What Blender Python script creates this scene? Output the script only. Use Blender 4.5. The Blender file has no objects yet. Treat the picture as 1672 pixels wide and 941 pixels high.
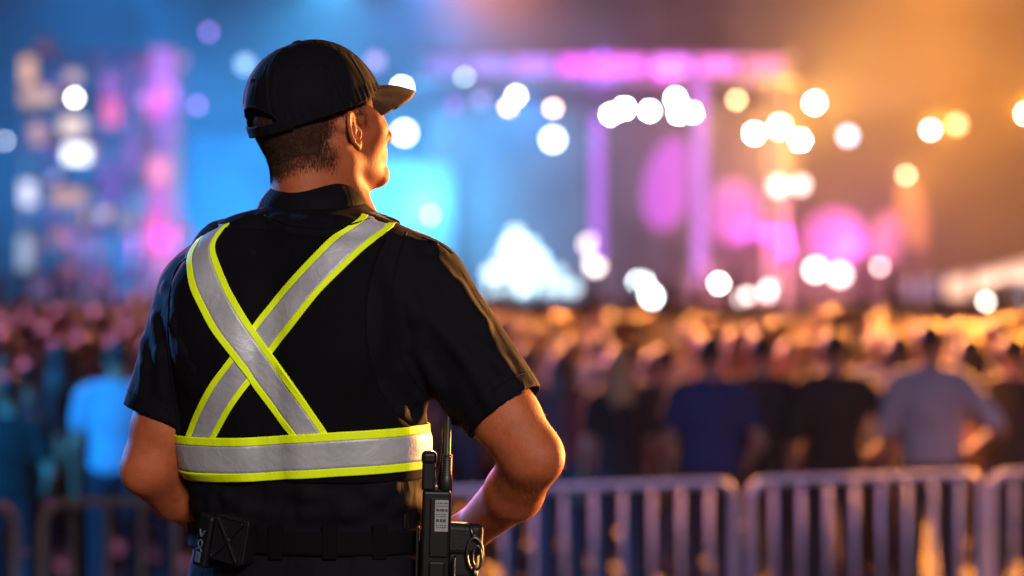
import bpy, bmesh, math, random
import numpy as np
from mathutils import Vector, Matrix
from mathutils.bvhtree import BVHTree
random.seed(7)
rng = np.random.default_rng(7)
sc = bpy.context.scene
COL = sc.collection
R = math.radians

# ------------------------------------------------------------------ camera, world, exposure
CAM = Vector((0.0, -3.95, 2.04))            # eye height above the crowd's ground; the guard stands on a 0.6 m rise
KX = 36.0 / 85.0 / 1672.0
cd = bpy.data.cameras.new('camera'); cam = bpy.data.objects.new('camera', cd); COL.objects.link(cam)
cam.location = CAM; cam.rotation_euler = (R(90), 0, 0)
cd.lens = 85; cd.sensor_width = 36; cd.clip_start = 0.1; cd.clip_end = 2000
cd.dof.use_dof = True; cd.dof.focus_distance = 3.86; cd.dof.aperture_fstop = 2.1
cd.dof.aperture_blades = 0
sc.camera = cam
world = bpy.data.worlds.new("World"); sc.world = world; world.use_nodes = True
wn = world.node_tree.nodes; wl = world.node_tree.links
sky = wn.new('ShaderNodeTexSky'); sky.sky_type = 'NISHITA'; sky.sun_disc = False
sky.sun_elevation = R(-4); sky.sun_rotation = R(200)
hs = wn.new('ShaderNodeHueSaturation'); hs.inputs['Saturation'].default_value = 1.0
wl.new(sky.outputs[0], hs.inputs['Color']); wl.new(hs.outputs[0], wn['Background'].inputs['Color'])
wn['Background'].inputs['Strength'].default_value = 0.06
sc.view_settings.view_transform = 'Standard'; sc.view_settings.look = 'None'
sc.view_settings.exposure = 0.0; sc.view_settings.gamma = 1.0; sc.view_settings.use_curve_mapping = False
sc.render.engine = 'CYCLES'
cy = sc.cycles
cy.use_denoising = True; cy.denoiser = 'OPENIMAGEDENOISE'
cy.denoising_input_passes = 'RGB_ALBEDO_NORMAL'; cy.denoising_prefilter = 'ACCURATE'
cy.use_adaptive_sampling = False
cy.max_bounces = 5; cy.diffuse_bounces = 2; cy.glossy_bounces = 2; cy.transmission_bounces = 3
cy.volume_bounces = 0; cy.transparent_max_bounces = 6
cy.sample_clamp_direct = 0; cy.sample_clamp_indirect = 2.0
cy.caustics_reflective = False; cy.caustics_refractive = False

def W(px, py, y):
    """the point at depth y that shows at pixel (px, py) of the 1672-wide photograph"""
    d = y - CAM.y
    return Vector(((px - 836) * KX * d, y, CAM.z - (py - 470.5) * KX * d))
def D(px, py, d): return W(px, py, d + CAM.y)
def srgb(r, g, b):
    f = lambda c: (c / 12.92 if c <= .04045 else ((c + .055) / 1.055) ** 2.4)
    return (f(r / 255), f(g / 255), f(b / 255), 1)

# ------------------------------------------------------------------ lamps
def lamp(name, typ, loc, energy, color, size=0.1, target=None, angle=60, blend=.5, parent=None):
    l = bpy.data.lights.new(name, typ); o = bpy.data.objects.new(name, l); COL.objects.link(o)
    l.energy = energy; l.color = color; o.location = loc
    if typ == 'AREA':
        l.shape = 'DISK'; l.size = size
    else:
        l.shadow_soft_size = size
    if typ == 'SPOT': l.spot_size = R(angle); l.spot_blend = blend
    if target is not None:
        o.rotation_euler = (Vector(target) - Vector(loc)).to_track_quat('-Z', 'Y').to_euler()
    if parent: o.parent = parent
    return o
GUARD = Vector((-0.3, 0.0, 1.75))
# unseen lamps added round the guard: fill behind the camera, warm and blue rims
lamp('added_fill', 'SPOT', (1.3, -7.4, 4.9), 2750, (1.0, .88, .80), .8, GUARD, 15, .35)
lamp('added_warm_rim', 'SPOT', (5.6, 5.6, 2.5), 9500, (1.0, .40, .10), .30, GUARD, 24)
lamp('added_warm_rim', 'SPOT', (2.9, 6.5, 5.2), 1400, (1.0, .42, .14), .30, GUARD, 26)
lamp('added_warm_rim', 'SPOT', (4.8, 5.2, 1.45), 4200, (1.0, .42, .12), .25, (0.0, -.05, 1.75), 20)
lamp('added_blue_rim', 'SPOT', (-5.2, 4.6, 4.0), 3000, (.10, .36, 1.0), .30, GUARD, 26)
# unseen spots added to brighten the crowd and the barriers
lamp('added_crowd_wash', 'SPOT', (14.0, 32.0, 9.6), 420000, (1.0, .31, .045), .35, (7.5, 13.0, 1.2), 23, .35)
lamp('added_crowd_wash', 'SPOT', (6.0, 38.0, 10.0), 300000, (1.0, .31, .05), .35, (6.0, 14.0, 1.2), 19, .35)
lamp('added_crowd_wash', 'SPOT', (-12.0, 30.0, 8.0), 36000, (.75, .22, .50), .35, (-3.0, 14.0, 1.2), 46)
lamp('added_crowd_wash', 'SPOT', (-8.0, 4.5, 5.5), 8000, (.0, .36, 1.0), .35, (-3.3, 9.2, 1.1), 30)
lamp('added_crowd_wash', 'SPOT', (-1.0, 56.0, 11.0), 90000, (1.0, .30, .16), .35, (1.0, 30.0, 1.2), 58)
lamp('added_crowd_wash', 'SPOT', (-4.0, 40.0, 9.8), 300000, (1.0, .31, .06), .35, (3.2, 15.0, 1.2), 19, .35)
lamp('added_crowd_wash', 'SPOT', (2.0, -4.0, 9.0), 3000, (.45, .50, 1.0), .5, (2.6, 11.0, 1.3), 40)
lamp('added_barrier_wash', 'SPOT', (3.6, 4.2, 6.6), 1500, (.85, .46, .66), .35, (3.8, 8.3, .6), 32)
lamp('added_barrier_wash', 'SPOT', (1.6, 4.0, 6.6), 1400, (.70, .46, .95), .35, (1.0, 7.6, .6), 32)
# ------------------------------------------------------------------ object helpers
def children(o): return [c for c in bpy.data.objects if c.parent == o]
def tag(o, label=None, cat=None, group=None, kind=None):
    if label: o['label'] = label
    if cat: o['category'] = cat
    if group: o['group'] = group
    if kind: o['kind'] = kind
    return o
def empty(name, loc=(0, 0, 0), rz=0):
    o = bpy.data.objects.new(name, None); COL.objects.link(o)
    o.location = loc; o.rotation_euler = (0, 0, rz); o.empty_display_size = .1
    return o
def link_mesh(name, me, mat=None, parent=None, smooth=True):
    o = bpy.data.objects.new(name, me); COL.objects.link(o)
    if mat is not None: me.materials.append(mat)
    if smooth and len(me.polygons): me.polygons.foreach_set('use_smooth', [True] * len(me.polygons))
    if parent is not None: o.parent = parent
    return o
def from_arrays(name, V, F, mat=None, parent=None, smooth=True):
    me = bpy.data.meshes.new(name)
    me.from_pydata([tuple(map(float, v)) for v in V], [], [tuple(map(int, f)) for f in F]); me.update()
    return link_mesh(name, me, mat, parent, smooth)
def copy_tree(o, parent=None):
    c = o.copy(); COL.objects.link(c)
    if parent is not None: c.parent = parent
    for ch in children(o): copy_tree(ch, c)
    return c
class MB:
    """collects bevelled boxes, bars, tubes and lathes into one mesh"""
    def __init__(s): s.bm = bmesh.new()
    def box(s, c, size, rot=None, bevel=0.0, seg=2, taper=None):
        r = bmesh.ops.create_cube(s.bm, size=1.0); vs = r['verts']
        for v in vs:
            v.co = Vector((v.co.x * size[0], v.co.y * size[1], v.co.z * size[2]))
            if taper and v.co.z > 0: v.co.x *= taper[0]; v.co.y *= taper[1]
        if bevel:
            es = list({e for v in vs for e in v.link_edges})
            rr = bmesh.ops.bevel(s.bm, geom=es, offset=bevel, segments=seg, affect='EDGES', profile=.5)
            vs = list({v for f in rr['faces'] for v in f.verts} | {v for v in vs if v.is_valid})
            st = list(vs); seen = set(vs)
            while st:
                for e in st.pop().link_edges:
                    for w in e.verts:
                        if w not in seen: seen.add(w); st.append(w)
            vs = list(seen)
        M = Matrix.Translation(Vector(c)) @ (rot.to_4x4() if rot is not None else Matrix())
        for v in vs: v.co = M @ v.co
        return s
    def tube(s, pts, r, n=10, cap=True, closed=False):
        pts = [Vector(p) for p in pts]; m = len(pts)
        rs = r if isinstance(r, (list, tuple)) else [r] * m
        rings = []; nrm = None
        for i, p in enumerate(pts):
            if closed: t = pts[(i + 1) % m] - pts[i - 1]
            else: t = pts[min(i + 1, m - 1)] - pts[max(i - 1, 0)]
            t.normalize()
            if nrm is None:
                nrm = t.orthogonal().normalized()
            nrm = (nrm - t * nrm.dot(t)).normalized(); b = t.cross(nrm)
            rings.append([s.bm.verts.new(p + (nrm * math.cos(2 * math.pi * k / n) + b * math.sin(2 * math.pi * k / n)) * rs[i]) for k in range(n)])
        for i in range(m if closed else m - 1):
            A = rings[i]; B = rings[(i + 1) % m]
            for k in range(n): s.bm.faces.new((A[k], A[(k + 1) % n], B[(k + 1) % n], B[k]))
        if cap and not closed:
            s.bm.faces.new(list(reversed(rings[0]))); s.bm.faces.new(rings[-1])
        return s
    def lathe(s, prof, c=(0, 0, 0), n=24, rot=None):
        M = Matrix.Translation(Vector(c)) @ (rot.to_4x4() if rot is not None else Matrix())
        rings = [[s.bm.verts.new(M @ Vector((r * math.cos(2 * math.pi * k / n), r * math.sin(2 * math.pi * k / n), z))) for k in range(n)] for r, z in prof]
        for A, B in zip(rings, rings[1:]):
            for k in range(n): s.bm.faces.new((A[k], A[(k + 1) % n], B[(k + 1) % n], B[k]))
        if prof[0][0] > 1e-5: s.bm.faces.new(list(reversed(rings[0])))
        if prof[-1][0] > 1e-5: s.bm.faces.new(rings[-1])
        return s
    def build(s, name, mat, parent=None, smooth=False):
        bmesh.ops.remove_doubles(s.bm, verts=s.bm.verts, dist=1e-6)
        bmesh.ops.recalc_face_normals(s.bm, faces=s.bm.faces)
        me = bpy.data.meshes.new(name); s.bm.to_mesh(me); s.bm.free()
        return link_mesh(name, me, mat, parent, smooth)

# ------------------------------------------------------------------ distance-field modelling (bodies and clothes)
def smin(a, b, k):
    if k <= 0: return np.minimum(a, b)
    h = np.clip(.5 + .5 * (b - a) / k, 0, 1)
    return b + (a - b) * h - k * h * (1 - h)
class SDF:
    def __init__(s): s.ops = []
    def add(s, op, k, fn, lo=None, hi=None): s.ops.append((op, k, fn, lo, hi)); return s
    def cap(s, a, b, ra, rb=None, k=.02, op='u'):
        rb = ra if rb is None else rb
        a = np.array(a, float); b = np.array(b, float); ab = b - a; L2 = max(ab @ ab, 1e-9)
        def fn(X, Y, Z):
            px, py, pz = X - a[0], Y - a[1], Z - a[2]
            t = np.clip((px * ab[0] + py * ab[1] + pz * ab[2]) / L2, 0, 1)
            return np.sqrt((px - t * ab[0]) ** 2 + (py - t * ab[1]) ** 2 + (pz - t * ab[2]) ** 2) - (ra + (rb - ra) * t)
        m = max(ra, rb)
        return s.add(op, k, fn, np.minimum(a, b) - m, np.maximum(a, b) + m)
    def ell(s, c, r, M=None, k=.02, op='u'):
        c = np.array(c, float); r = np.array(r, float)
        A = np.eye(3) if M is None else np.array(M, float)       # rows: the ellipsoid's axes in world space
        def fn(X, Y, Z):
            px, py, pz = X - c[0], Y - c[1], Z - c[2]
            u = A[0, 0] * px + A[0, 1] * py + A[0, 2] * pz
            v = A[1, 0] * px + A[1, 1] * py + A[1, 2] * pz
            w = A[2, 0] * px + A[2, 1] * py + A[2, 2] * pz
            k0 = np.sqrt((u / r[0]) ** 2 + (v / r[1]) ** 2 + (w / r[2]) ** 2)
            k1 = np.sqrt((u / r[0] ** 2) ** 2 + (v / r[1] ** 2) ** 2 + (w / r[2] ** 2) ** 2) + 1e-9
            return k0 * (k0 - 1) / k1
        m = np.abs(A).T @ r
        return s.add(op, k, fn, c - m, c + m)
    def plane(s, p, n, k=0.0):
        p = np.array(p, float); n = np.array(n, float); n = n / np.linalg.norm(n)
        return s.add('i', k, lambda X, Y, Z: (X - p[0]) * n[0] + (Y - p[1]) * n[1] + (Z - p[2]) * n[2])
    def eval(s, X, Y, Z):
        F = np.full(np.broadcast(X, Y, Z).shape, 1.0)
        for op, k, fn, lo, hi in s.ops:
            d = fn(X, Y, Z)
            F = smin(F, d, k) if op == 'u' else (-smin(-F, d, k) if op == 's' else (-smin(-F, -d, k) if op == 'i' else d + F))
        return F
    def grid(s, xs, ys, zs):
        F = np.full((len(xs), len(ys), len(zs)), 1.0, np.float32)
        for op, k, fn, lo, hi in s.ops:
            if lo is None: sl = (slice(0, len(xs)), slice(0, len(ys)), slice(0, len(zs)))
            else:
                pad = k + .03
                sl = tuple(slice(max(0, int(np.searchsorted(ax, lo[i] - pad)) - 1), int(np.searchsorted(ax, hi[i] + pad)) + 1) for i, ax in enumerate((xs, ys, zs)))
            X = xs[sl[0]][:, None, None]; Y = ys[sl[1]][None, :, None]; Z = zs[sl[2]][None, None, :]
            if 0 in (X.size, Y.size, Z.size): continue
            d = fn(X, Y, Z).astype(np.float32); f = F[sl]
            F[sl] = smin(f, d, k) if op == 'u' else (-smin(-f, d, k) if op == 's' else (-smin(-f, -d, k) if op == 'i' else f + d))
        return F
def axis(*segs):
    """segs: (start, end, step) runs in order, joined into one coordinate axis"""
    out = []
    for a, b, st in segs: out += list(np.linspace(a, b, max(2, int(round((b - a) / st)) + 1))[:-1])
    out.append(segs[-1][1]); return np.array(out)
def surface(sdf, xs, ys, zs, smooth=1):
    F = sdf.grid(xs, ys, zs)
    S = F < 0
    n = np.zeros(tuple(d - 1 for d in F.shape), np.int8)
    offs = [(i, j, k) for i in (0, 1) for j in (0, 1) for k in (0, 1)]
    nx, ny, nz = n.shape
    for (i, j, k) in offs: n += S[i:i + nx, j:j + ny, k:k + nz]
    act = (n > 0) & (n < 8)
    ijk = np.argwhere(act); idx = np.full(n.shape, -1, np.int64); idx[act] = np.arange(len(ijk))
    acc = np.zeros((len(ijk), 3)); cnt = np.zeros(len(ijk))
    val = {o: F[ijk[:, 0] + o[0], ijk[:, 1] + o[1], ijk[:, 2] + o[2]].astype(float) for o in offs}
    for o in offs:
        for ax in range(3):
            if o[ax]: continue
            q = list(o); q[ax] = 1; q = tuple(q)
            A, B = val[o], val[q]; m = (A < 0) != (B < 0)
            t = np.where(m, A / np.where(m, A - B, 1), 0)
            p = np.tile(np.array(o, float), (len(ijk), 1)); p[:, ax] += t
            acc[m] += p[m]; cnt[m] += 1
    u = acc / cnt[:, None]
    V = np.stack([ax[ijk[:, i]] + (ax[ijk[:, i] + 1] - ax[ijk[:, i]]) * u[:, i] for i, ax in enumerate((xs, ys, zs))], 1)
    Q = []
    for ax in range(3):
        o1, o2 = [(1, 2), (2, 0), (0, 1)][ax]
        sl0 = [slice(1, -1)] * 3; sl1 = [slice(1, -1)] * 3
        sl0[ax] = slice(0, -1); sl1[ax] = slice(1, None)
        a, b = S[tuple(sl0)], S[tuple(sl1)]
        e = np.argwhere(a != b); flip = a[tuple(e.T)]
        off = np.ones(3, int); off[ax] = 0; e = e + off
        def cid(d1, d2):
            c = e.copy(); c[:, o1] += d1; c[:, o2] += d2
            return idx[c[:, 0], c[:, 1], c[:, 2]]
        q = np.stack([cid(-1, -1), cid(0, -1), cid(0, 0), cid(-1, 0)], 1)
        q[~flip] = q[~flip][:, ::-1]
        Q.append(q)
    Q = np.concatenate(Q)
    for _ in range(smooth):
        s_ = np.zeros_like(V); c_ = np.zeros(len(V))
        for k in range(4):
            np.add.at(s_, Q[:, k], V[Q[:, (k + 1) % 4]] + V[Q[:, k - 1]]); np.add.at(c_, Q[:, k], 2)
        V = V * .5 + .5 * s_ / np.maximum(c_, 1)[:, None]
    return V, Q
def mesh_np(name, V, Q, mat=None, parent=None):
    me = bpy.data.meshes.new(name)
    me.vertices.add(len(V)); me.vertices.foreach_set('co', np.asarray(V, np.float32).ravel())
    me.loops.add(Q.size); me.loops.foreach_set('vertex_index', np.asarray(Q, np.int32).ravel())
    me.polygons.add(len(Q)); me.polygons.foreach_set('loop_start', np.arange(0, Q.size, Q.shape[1], dtype=np.int32))
    me.update(calc_edges=True); me.validate()
    return link_mesh(name, me, mat, parent)

# ------------------------------------------------------------------ materials
MATS = {}
def nodes(name):
    m = bpy.data.materials.new(name); m.use_nodes = True
    nt = m.node_tree; b = nt.nodes['Principled BSDF']
    return m, nt, b
def N(nt, typ, **kw):
    n = nt.nodes.new(typ)
    for k, v in kw.items():
        if k in n.inputs: n.inputs[k].default_value = v
        else: setattr(n, k, v)
    return n
def mat(name, col, rough=.6, metal=0.0, var=.15, vscale=6, bump=0.0, bscale=200, spec=.5, sheen=0.0, objcol=False, stretch=None, coat=0.0):
    m, nt, b = nodes(name)
    tc = N(nt, 'ShaderNodeTexCoord'); src = tc.outputs['Object']
    if stretch:
        mp = N(nt, 'ShaderNodeMapping'); mp.inputs['Scale'].default_value = stretch
        nt.links.new(src, mp.inputs[0]); src2 = mp.outputs[0]
    else: src2 = src
    nz = N(nt, 'ShaderNodeTexNoise', Scale=vscale, Detail=5.0, Roughness=.6); nt.links.new(src, nz.inputs['Vector'])
    rp = N(nt, 'ShaderNodeMapRange'); nt.links.new(nz.outputs['Fac'], rp.inputs[0])
    rp.inputs[1].default_value = .25; rp.inputs[2].default_value = .75; rp.inputs[3].default_value = 1 - var; rp.inputs[4].default_value = 1 + var
    mx = N(nt, 'ShaderNodeMix', data_type='RGBA', blend_type='MULTIPLY'); mx.inputs[0].default_value = 1
    if objcol:
        oi = N(nt, 'ShaderNodeObjectInfo'); nt.links.new(oi.outputs['Color'], mx.inputs[6])
    else: mx.inputs[6].default_value = (*col[:3], 1)
    nt.links.new(rp.outputs[0], mx.inputs[7]); nt.links.new(mx.outputs[2], b.inputs['Base Color'])
    b.inputs['Roughness'].default_value = rough; b.inputs['Metallic'].default_value = metal
    b.inputs['Specular IOR Level'].default_value = spec
    b.inputs['Sheen Weight'].default_value = sheen; b.inputs['Coat Weight'].default_value = coat
    if bump:
        n2 = N(nt, 'ShaderNodeTexNoise', Scale=bscale, Detail=3.0); nt.links.new(src2, n2.inputs['Vector'])
        bp = N(nt, 'ShaderNodeBump', Strength=bump, Distance=.002); nt.links.new(n2.outputs['Fac'], bp.inputs['Height'])
        nt.links.new(bp.outputs[0], b.inputs['Normal'])
    MATS[name] = m
    return m
def emit_mat(name, col, strength, base=(.02, .02, .02), sampling='NONE'):
    m, nt, b = nodes(name)
    b.inputs['Base Color'].default_value = (*base, 1); b.inputs['Roughness'].default_value = .3
    b.inputs['Emission Color'].default_value = (*col[:3], 1); b.inputs['Emission Strength'].default_value = strength
    m.cycles.emission_sampling = sampling
    return m
# ------------------------------------------------------------------ materials of the guard
M_skin, nt, b = nodes('skin')
tc = N(nt, 'ShaderNodeTexCoord')
nz = N(nt, 'ShaderNodeTexNoise', Scale=21.0, Detail=8.0, Roughness=.72); nt.links.new(tc.outputs['Object'], nz.inputs['Vector'])
cr = N(nt, 'ShaderNodeValToRGB'); nt.links.new(nz.outputs['Fac'], cr.inputs[0])
cr.color_ramp.elements[0].position = .3; cr.color_ramp.elements[0].color = (.240, .055, .0210, 1)
cr.color_ramp.elements[1].position = .72; cr.color_ramp.elements[1].color = (.380, .100, .040, 1)
nt.links.new(cr.outputs[0], b.inputs['Base Color'])
b.inputs['Roughness'].default_value = .56; b.inputs['Specular IOR Level'].default_value = .22
b.inputs['Subsurface Weight'].default_value = .12; b.inputs['Subsurface Radius'].default_value = (.012, .004, .002); b.inputs['Subsurface Scale'].default_value = .6
n2 = N(nt, 'ShaderNodeTexVoronoi', Scale=420.0); nt.links.new(tc.outputs['Object'], n2.inputs['Vector'])
n3 = N(nt, 'ShaderNodeTexNoise', Scale=150.0, Detail=4.0); nt.links.new(tc.outputs['Object'], n3.inputs['Vector'])
ad = N(nt, 'ShaderNodeMath', operation='ADD'); nt.links.new(n2.outputs['Distance'], ad.inputs[0]); nt.links.new(n3.outputs['Fac'], ad.inputs[1])
bp = N(nt, 'ShaderNodeBump', Strength=.18, Distance=.0015); nt.links.new(ad.outputs[0], bp.inputs['Height']); nt.links.new(bp.outputs[0], b.inputs['Normal'])
M_skin.name = 'skin'

def fabric(name, col, rough, weave, wr, wscale, spec=.3, sheen=.0):
    """woven cloth: fine weave plus soft creases"""
    m, nt, b = nodes(name)
    tc = N(nt, 'ShaderNodeTexCoord')
    n1 = N(nt, 'ShaderNodeTexNoise', Scale=5.0, Detail=4.0); nt.links.new(tc.outputs['Object'], n1.inputs['Vector'])
    rp = N(nt, 'ShaderNodeMapRange'); rp.inputs[3].default_value = .75; rp.inputs[4].default_value = 1.25; nt.links.new(n1.outputs['Fac'], rp.inputs[0])
    mx = N(nt, 'ShaderNodeMix', data_type='RGBA', blend_type='MULTIPLY'); mx.inputs[0].default_value = 1; mx.inputs[6].default_value = (*col, 1)
    nt.links.new(rp.outputs[0], mx.inputs[7]); nt.links.new(mx.outputs[2], b.inputs['Base Color'])
    mp = N(nt, 'ShaderNodeMapping'); mp.inputs['Rotation'].default_value = (.5, .6, .5); mp.inputs['Scale'].default_value = (1.0, 1.0, .28); nt.links.new(tc.outputs['Object'], mp.inputs[0])
    n2 = N(nt, 'ShaderNodeTexNoise', Scale=wscale, Detail=3.0, Distortion=1.2); nt.links.new(mp.outputs[0], n2.inputs['Vector'])
    n3 = N(nt, 'ShaderNodeTexNoise', Scale=700.0, Detail=1.0); nt.links.new(tc.outputs['Object'], n3.inputs['Vector'])
    b1 = N(nt, 'ShaderNodeBump', Strength=wr, Distance=.012); nt.links.new(n2.outputs['Fac'], b1.inputs['Height'])
    b2 = N(nt, 'ShaderNodeBump', Strength=weave, Distance=.0008); nt.links.new(n3.outputs['Fac'], b2.inputs['Height']); nt.links.new(b1.outputs[0], b2.inputs['Normal'])
    nt.links.new(b2.outputs[0], b.inputs['Normal'])
    b.inputs['Roughness'].default_value = rough; b.inputs['Specular IOR Level'].default_value = spec; b.inputs['Sheen Weight'].default_value = sheen
    return m
M_shirt = fabric('black_shirt_cloth', (.0026, .0028, .0050), .8, .35, .5, 14.0, .07)
M_vest = fabric('black_vest_mesh', (.0022, .0023, .0038), .85, .5, .4, 12.0, .06)
M_trous = fabric('black_trouser_cloth', (.0026, .0029, .005), .8, .35, .5, 12.0, .08)
M_cap = fabric('black_cap_cotton', (.0032, .0034, .0055), .82, .45, .45, 22.0, .08)
M_brim = fabric('brim_cotton', (.042, .021, .015), .7, .45, .04, 20.0, .25)
M_lime = fabric('fluorescent_lime_braid', (.66, .84, .003), .6, .5, .15, 30.0, .3)
M_leather = mat('black_leather', (.0032, .0034, .0048), .5, spec=.22, var=.3, vscale=20, bump=.25, bscale=260)
M_belt = mat('black_belt_web', (.0018, .0018, .0026), .8, var=.2, vscale=30, bump=.3, bscale=400, spec=.05)
M_nylon = mat('black_nylon_web', (.003, .003, .0045), .75, var=.2, vscale=30, bump=.4, bscale=400)
M_plastic = mat('black_radio_plastic', (.0028, .0028, .0038), .42, spec=.2, var=.15, vscale=30, bump=.08, bscale=500)
M_rubber = mat('antenna_rubber', (.008, .008, .009), .5, var=.1, vscale=30)
M_steel = mat('dark_steel', (.09, .085, .09), .35, metal=1.0, var=.15, vscale=30)
M_hair = mat('short_brown_hair', (.042, .018, .009), .65, spec=.25, var=.4, vscale=60, bump=.25, bscale=330, stretch=(1, 1, .25))
M_white = mat('eye_white', (.7, .66, .62), .2, var=.02)
# reflective tape: grey glass-bead film, honeycomb welds and creases
M_tape, nt, b = nodes('grey_reflective_film')
tc = N(nt, 'ShaderNodeTexCoord')
nz = N(nt, 'ShaderNodeTexNoise', Scale=16.0, Detail=5.0); nt.links.new(tc.outputs['Object'], nz.inputs['Vector'])
cr = N(nt, 'ShaderNodeValToRGB'); nt.links.new(nz.outputs['Fac'], cr.inputs[0])
cr.color_ramp.elements[0].position = .3; cr.color_ramp.elements[0].color = (.30, .31, .36, 1)
cr.color_ramp.elements[1].position = .75; cr.color_ramp.elements[1].color = (.42, .42, .47, 1)
nt.links.new(cr.outputs[0], b.inputs['Base Color'])
b.inputs['Metallic'].default_value = .25; b.inputs['Roughness'].default_value = .52
n2 = N(nt, 'ShaderNodeTexNoise', Scale=46.0, Detail=5.0, Distortion=.5); nt.links.new(tc.outputs['Object'], n2.inputs['Vector'])
b1 = N(nt, 'ShaderNodeBump', Strength=.5, Distance=.004); nt.links.new(n2.outputs['Fac'], b1.inputs['Height'])
n3 = N(nt, 'ShaderNodeTexVoronoi', Scale=380.0); nt.links.new(tc.outputs['Object'], n3.inputs['Vector'])
b2 = N(nt, 'ShaderNodeBump', Strength=.12, Distance=.0008); nt.links.new(n3.outputs['Distance'], b2.inputs['Height']); nt.links.new(b1.outputs[0], b2.inputs['Normal'])
nt.links.new(b2.outputs[0], b.inputs['Normal'])

# ------------------------------------------------------------------ the guard's measures
YAW = R(20)                                  # the trunk is turned 20 degrees to his right
CT, ST = math.cos(YAW), math.sin(YAW)
# height (photo row), left and right edge of the trunk, depth of its middle, half depth
ROWS = [(322, 468, 588, .035, .062), (345, 432, 606, .022, .074), (362, 392, 640, .014, .084), (380, 352, 676, .008, .094), (402, 318, 712, .002, .106), (440, 292, 722, -.004, .122),
        (500, 280, 712, -.008, .136), (570, 277, 702, -.006, .140), (640, 286, 692, .000, .137), (700, 297, 688, .008, .131), (780, 309, 684, .020, .124),
        (850, 317, 688, .028, .121), (900, 320, 700, .026, .126), (960, 312, 716, .020, .134), (1040, 318, 716, .015, .132)]
_z, _c, _a, _b, _y = [], [], [], [], []
for py, xl, xr, yy, bb in ROWS:
    pl, pr = W(xl, py, yy), W(xr, py, yy); hw = (pr.x - pl.x) / 2
    _z.append(pl.z); _c.append((pl.x + pr.x) / 2); _y.append(yy); _b.append(bb)
    _a.append(math.sqrt(max(hw * hw - (bb * ST) ** 2, 1e-4)) / CT)
o_ = np.argsort(_z); TZ = np.linspace(min(_z) - .02, max(_z) + .02, 400)
def tab(v):
    t = np.interp(TZ, np.array(_z)[o_], np.array(v)[o_])
    k = np.exp(-.5 * (np.arange(-20, 21) / 6.) ** 2); k /= k.sum()
    return np.convolve(np.pad(t, 20, mode='edge'), k, 'valid')
TCX, TCY, TA, TB = tab(_c), tab(_y), tab(_a), tab(_b)
def trunk(off, p=2.35, zmin=None):
    def fn(X, Y, Z):
        z = np.clip(Z, TZ[0], TZ[-1])
        cx, cy_, a, b = (np.interp(z, TZ, t) for t in (TCX, TCY, TA, TB))
        a = a + off; b = b + off
        dx, dy = X - cx, Y - cy_
        u = dx * CT - dy * ST; v = dx * ST + dy * CT       # u across the shoulders (his right), v to his front
        k = (np.abs(u / a) ** p + np.abs(v / b) ** p) ** (1 / p)
        d = (k - 1) * np.minimum(a, b) * .9
        return d if zmin is None else np.maximum(d, zmin - Z)
    return fn
def uv2(u, v, z):                            # trunk coordinates to world
    cx, cy_ = np.interp(z, TZ, TCX), np.interp(z, TZ, TCY)
    return Vector((cx + u * CT + v * ST, cy_ - u * ST + v * CT, z))
def zrow(py, y=0): return W(836, py, y).z

SH_R, HEM_R = W(686, 480, -.045), W(826, 674, -.105)
EL_R, MID_R, WR_R = W(869, 744, -.125), W(840, 803, -.035), W(774, 862, .095)
SH_L, HEM_L = W(338, 486, .055), W(262, 684, .050)
EL_L, MID_L, WR_L = W(246, 760, .040), W(292, 806, .110), W(352, 862, .215)

# head frame
PSI, PIT = R(57), R(6)
HF = Vector((math.sin(PSI) * math.cos(PIT), math.cos(PSI) * math.cos(PIT), math.sin(PIT)))
HR = Vector((math.cos(PSI), -math.sin(PSI), 0)); HU = HR.cross(HF)
HC = W(531, 188, .035)
def H(r, f, u): return HC + HR * r + HF * f + HU * u
HM = np.array([HR, HF, HU])
def rotm(axis_, ang): return np.array(Matrix.Rotation(ang, 3, axis_))

# ------------------------------------------------------------------ body (one continuous skin mesh)
body = SDF()
body.ell(H(0, -.012, .030), (.076, .096, .086), HM)
body.ell(H(0, .030, -.010), (.066, .066, .085), HM, k=.03)
body.ell(H(0, -.064, -.006), (.062, .060, .066), HM, k=.03)
body.ell(H(0, .045, -.062), (.053, .050, .052), HM, k=.03)
for s in (-1, 1):
    body.cap(H(.057 * s, -.004, -.052), H(.050 * s, .006, -.078), .013, .013, k=.022)
    body.cap(H(.051 * s, .004, -.080), H(.016 * s, .082, -.108), .014, .015, k=.022)
    body.ell(H(.044 * s, .058, -.030), (.025, .028, .022), HM, k=.022)        # cheekbone
    body.cap(H(.058 * s, .052, -.012), H(.066 * s, .012, -.006), .010, .008, k=.018)
body.ell(H(0, .086, -.106), (.021, .017, .018), HM, k=.016)                    # chin
body.cap(H(-.034, .076, .020), H(.034, .076, .020), .016, k=.018)              # brow
for s in (-1, 1):
    body.ell(H(.033 * s, .094, .001), (.019, .014, .012), HM, k=.014, op='s')  # eye socket
    body.cap(H(.045 * s, .075, .006), H(.019 * s, .083, .005), .0085, k=.006)   # upper lid
    body.cap(H(.044 * s, .074, -.008), H(.020 * s, .081, -.008), .007, k=.006)  # lower lid
body.cap(H(0, .088, .004), H(0, .110, -.042), .0085, .0105, k=.013)             # nose
body.ell(H(0, .1125, -.044), (.011, .010, .009), HM, k=.006)
for s in (-1, 1): body.ell(H(.013 * s, .099, -.047), (.008, .010, .008), HM, k=.006)
body.ell(H(0, .080, -.070), (.034, .020, .022), HM, k=.016)
body.cap(H(-.022, .086, -.070), H(0, .097, -.068), .0062, .0072, k=.006)
body.cap(H(.022, .086, -.070), H(0, .097, -.068), .0062, .0072, k=.006)
body.cap(H(-.020, .085, -.081), H(0, .094, -.082), .0068, .0085, k=.006)
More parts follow.
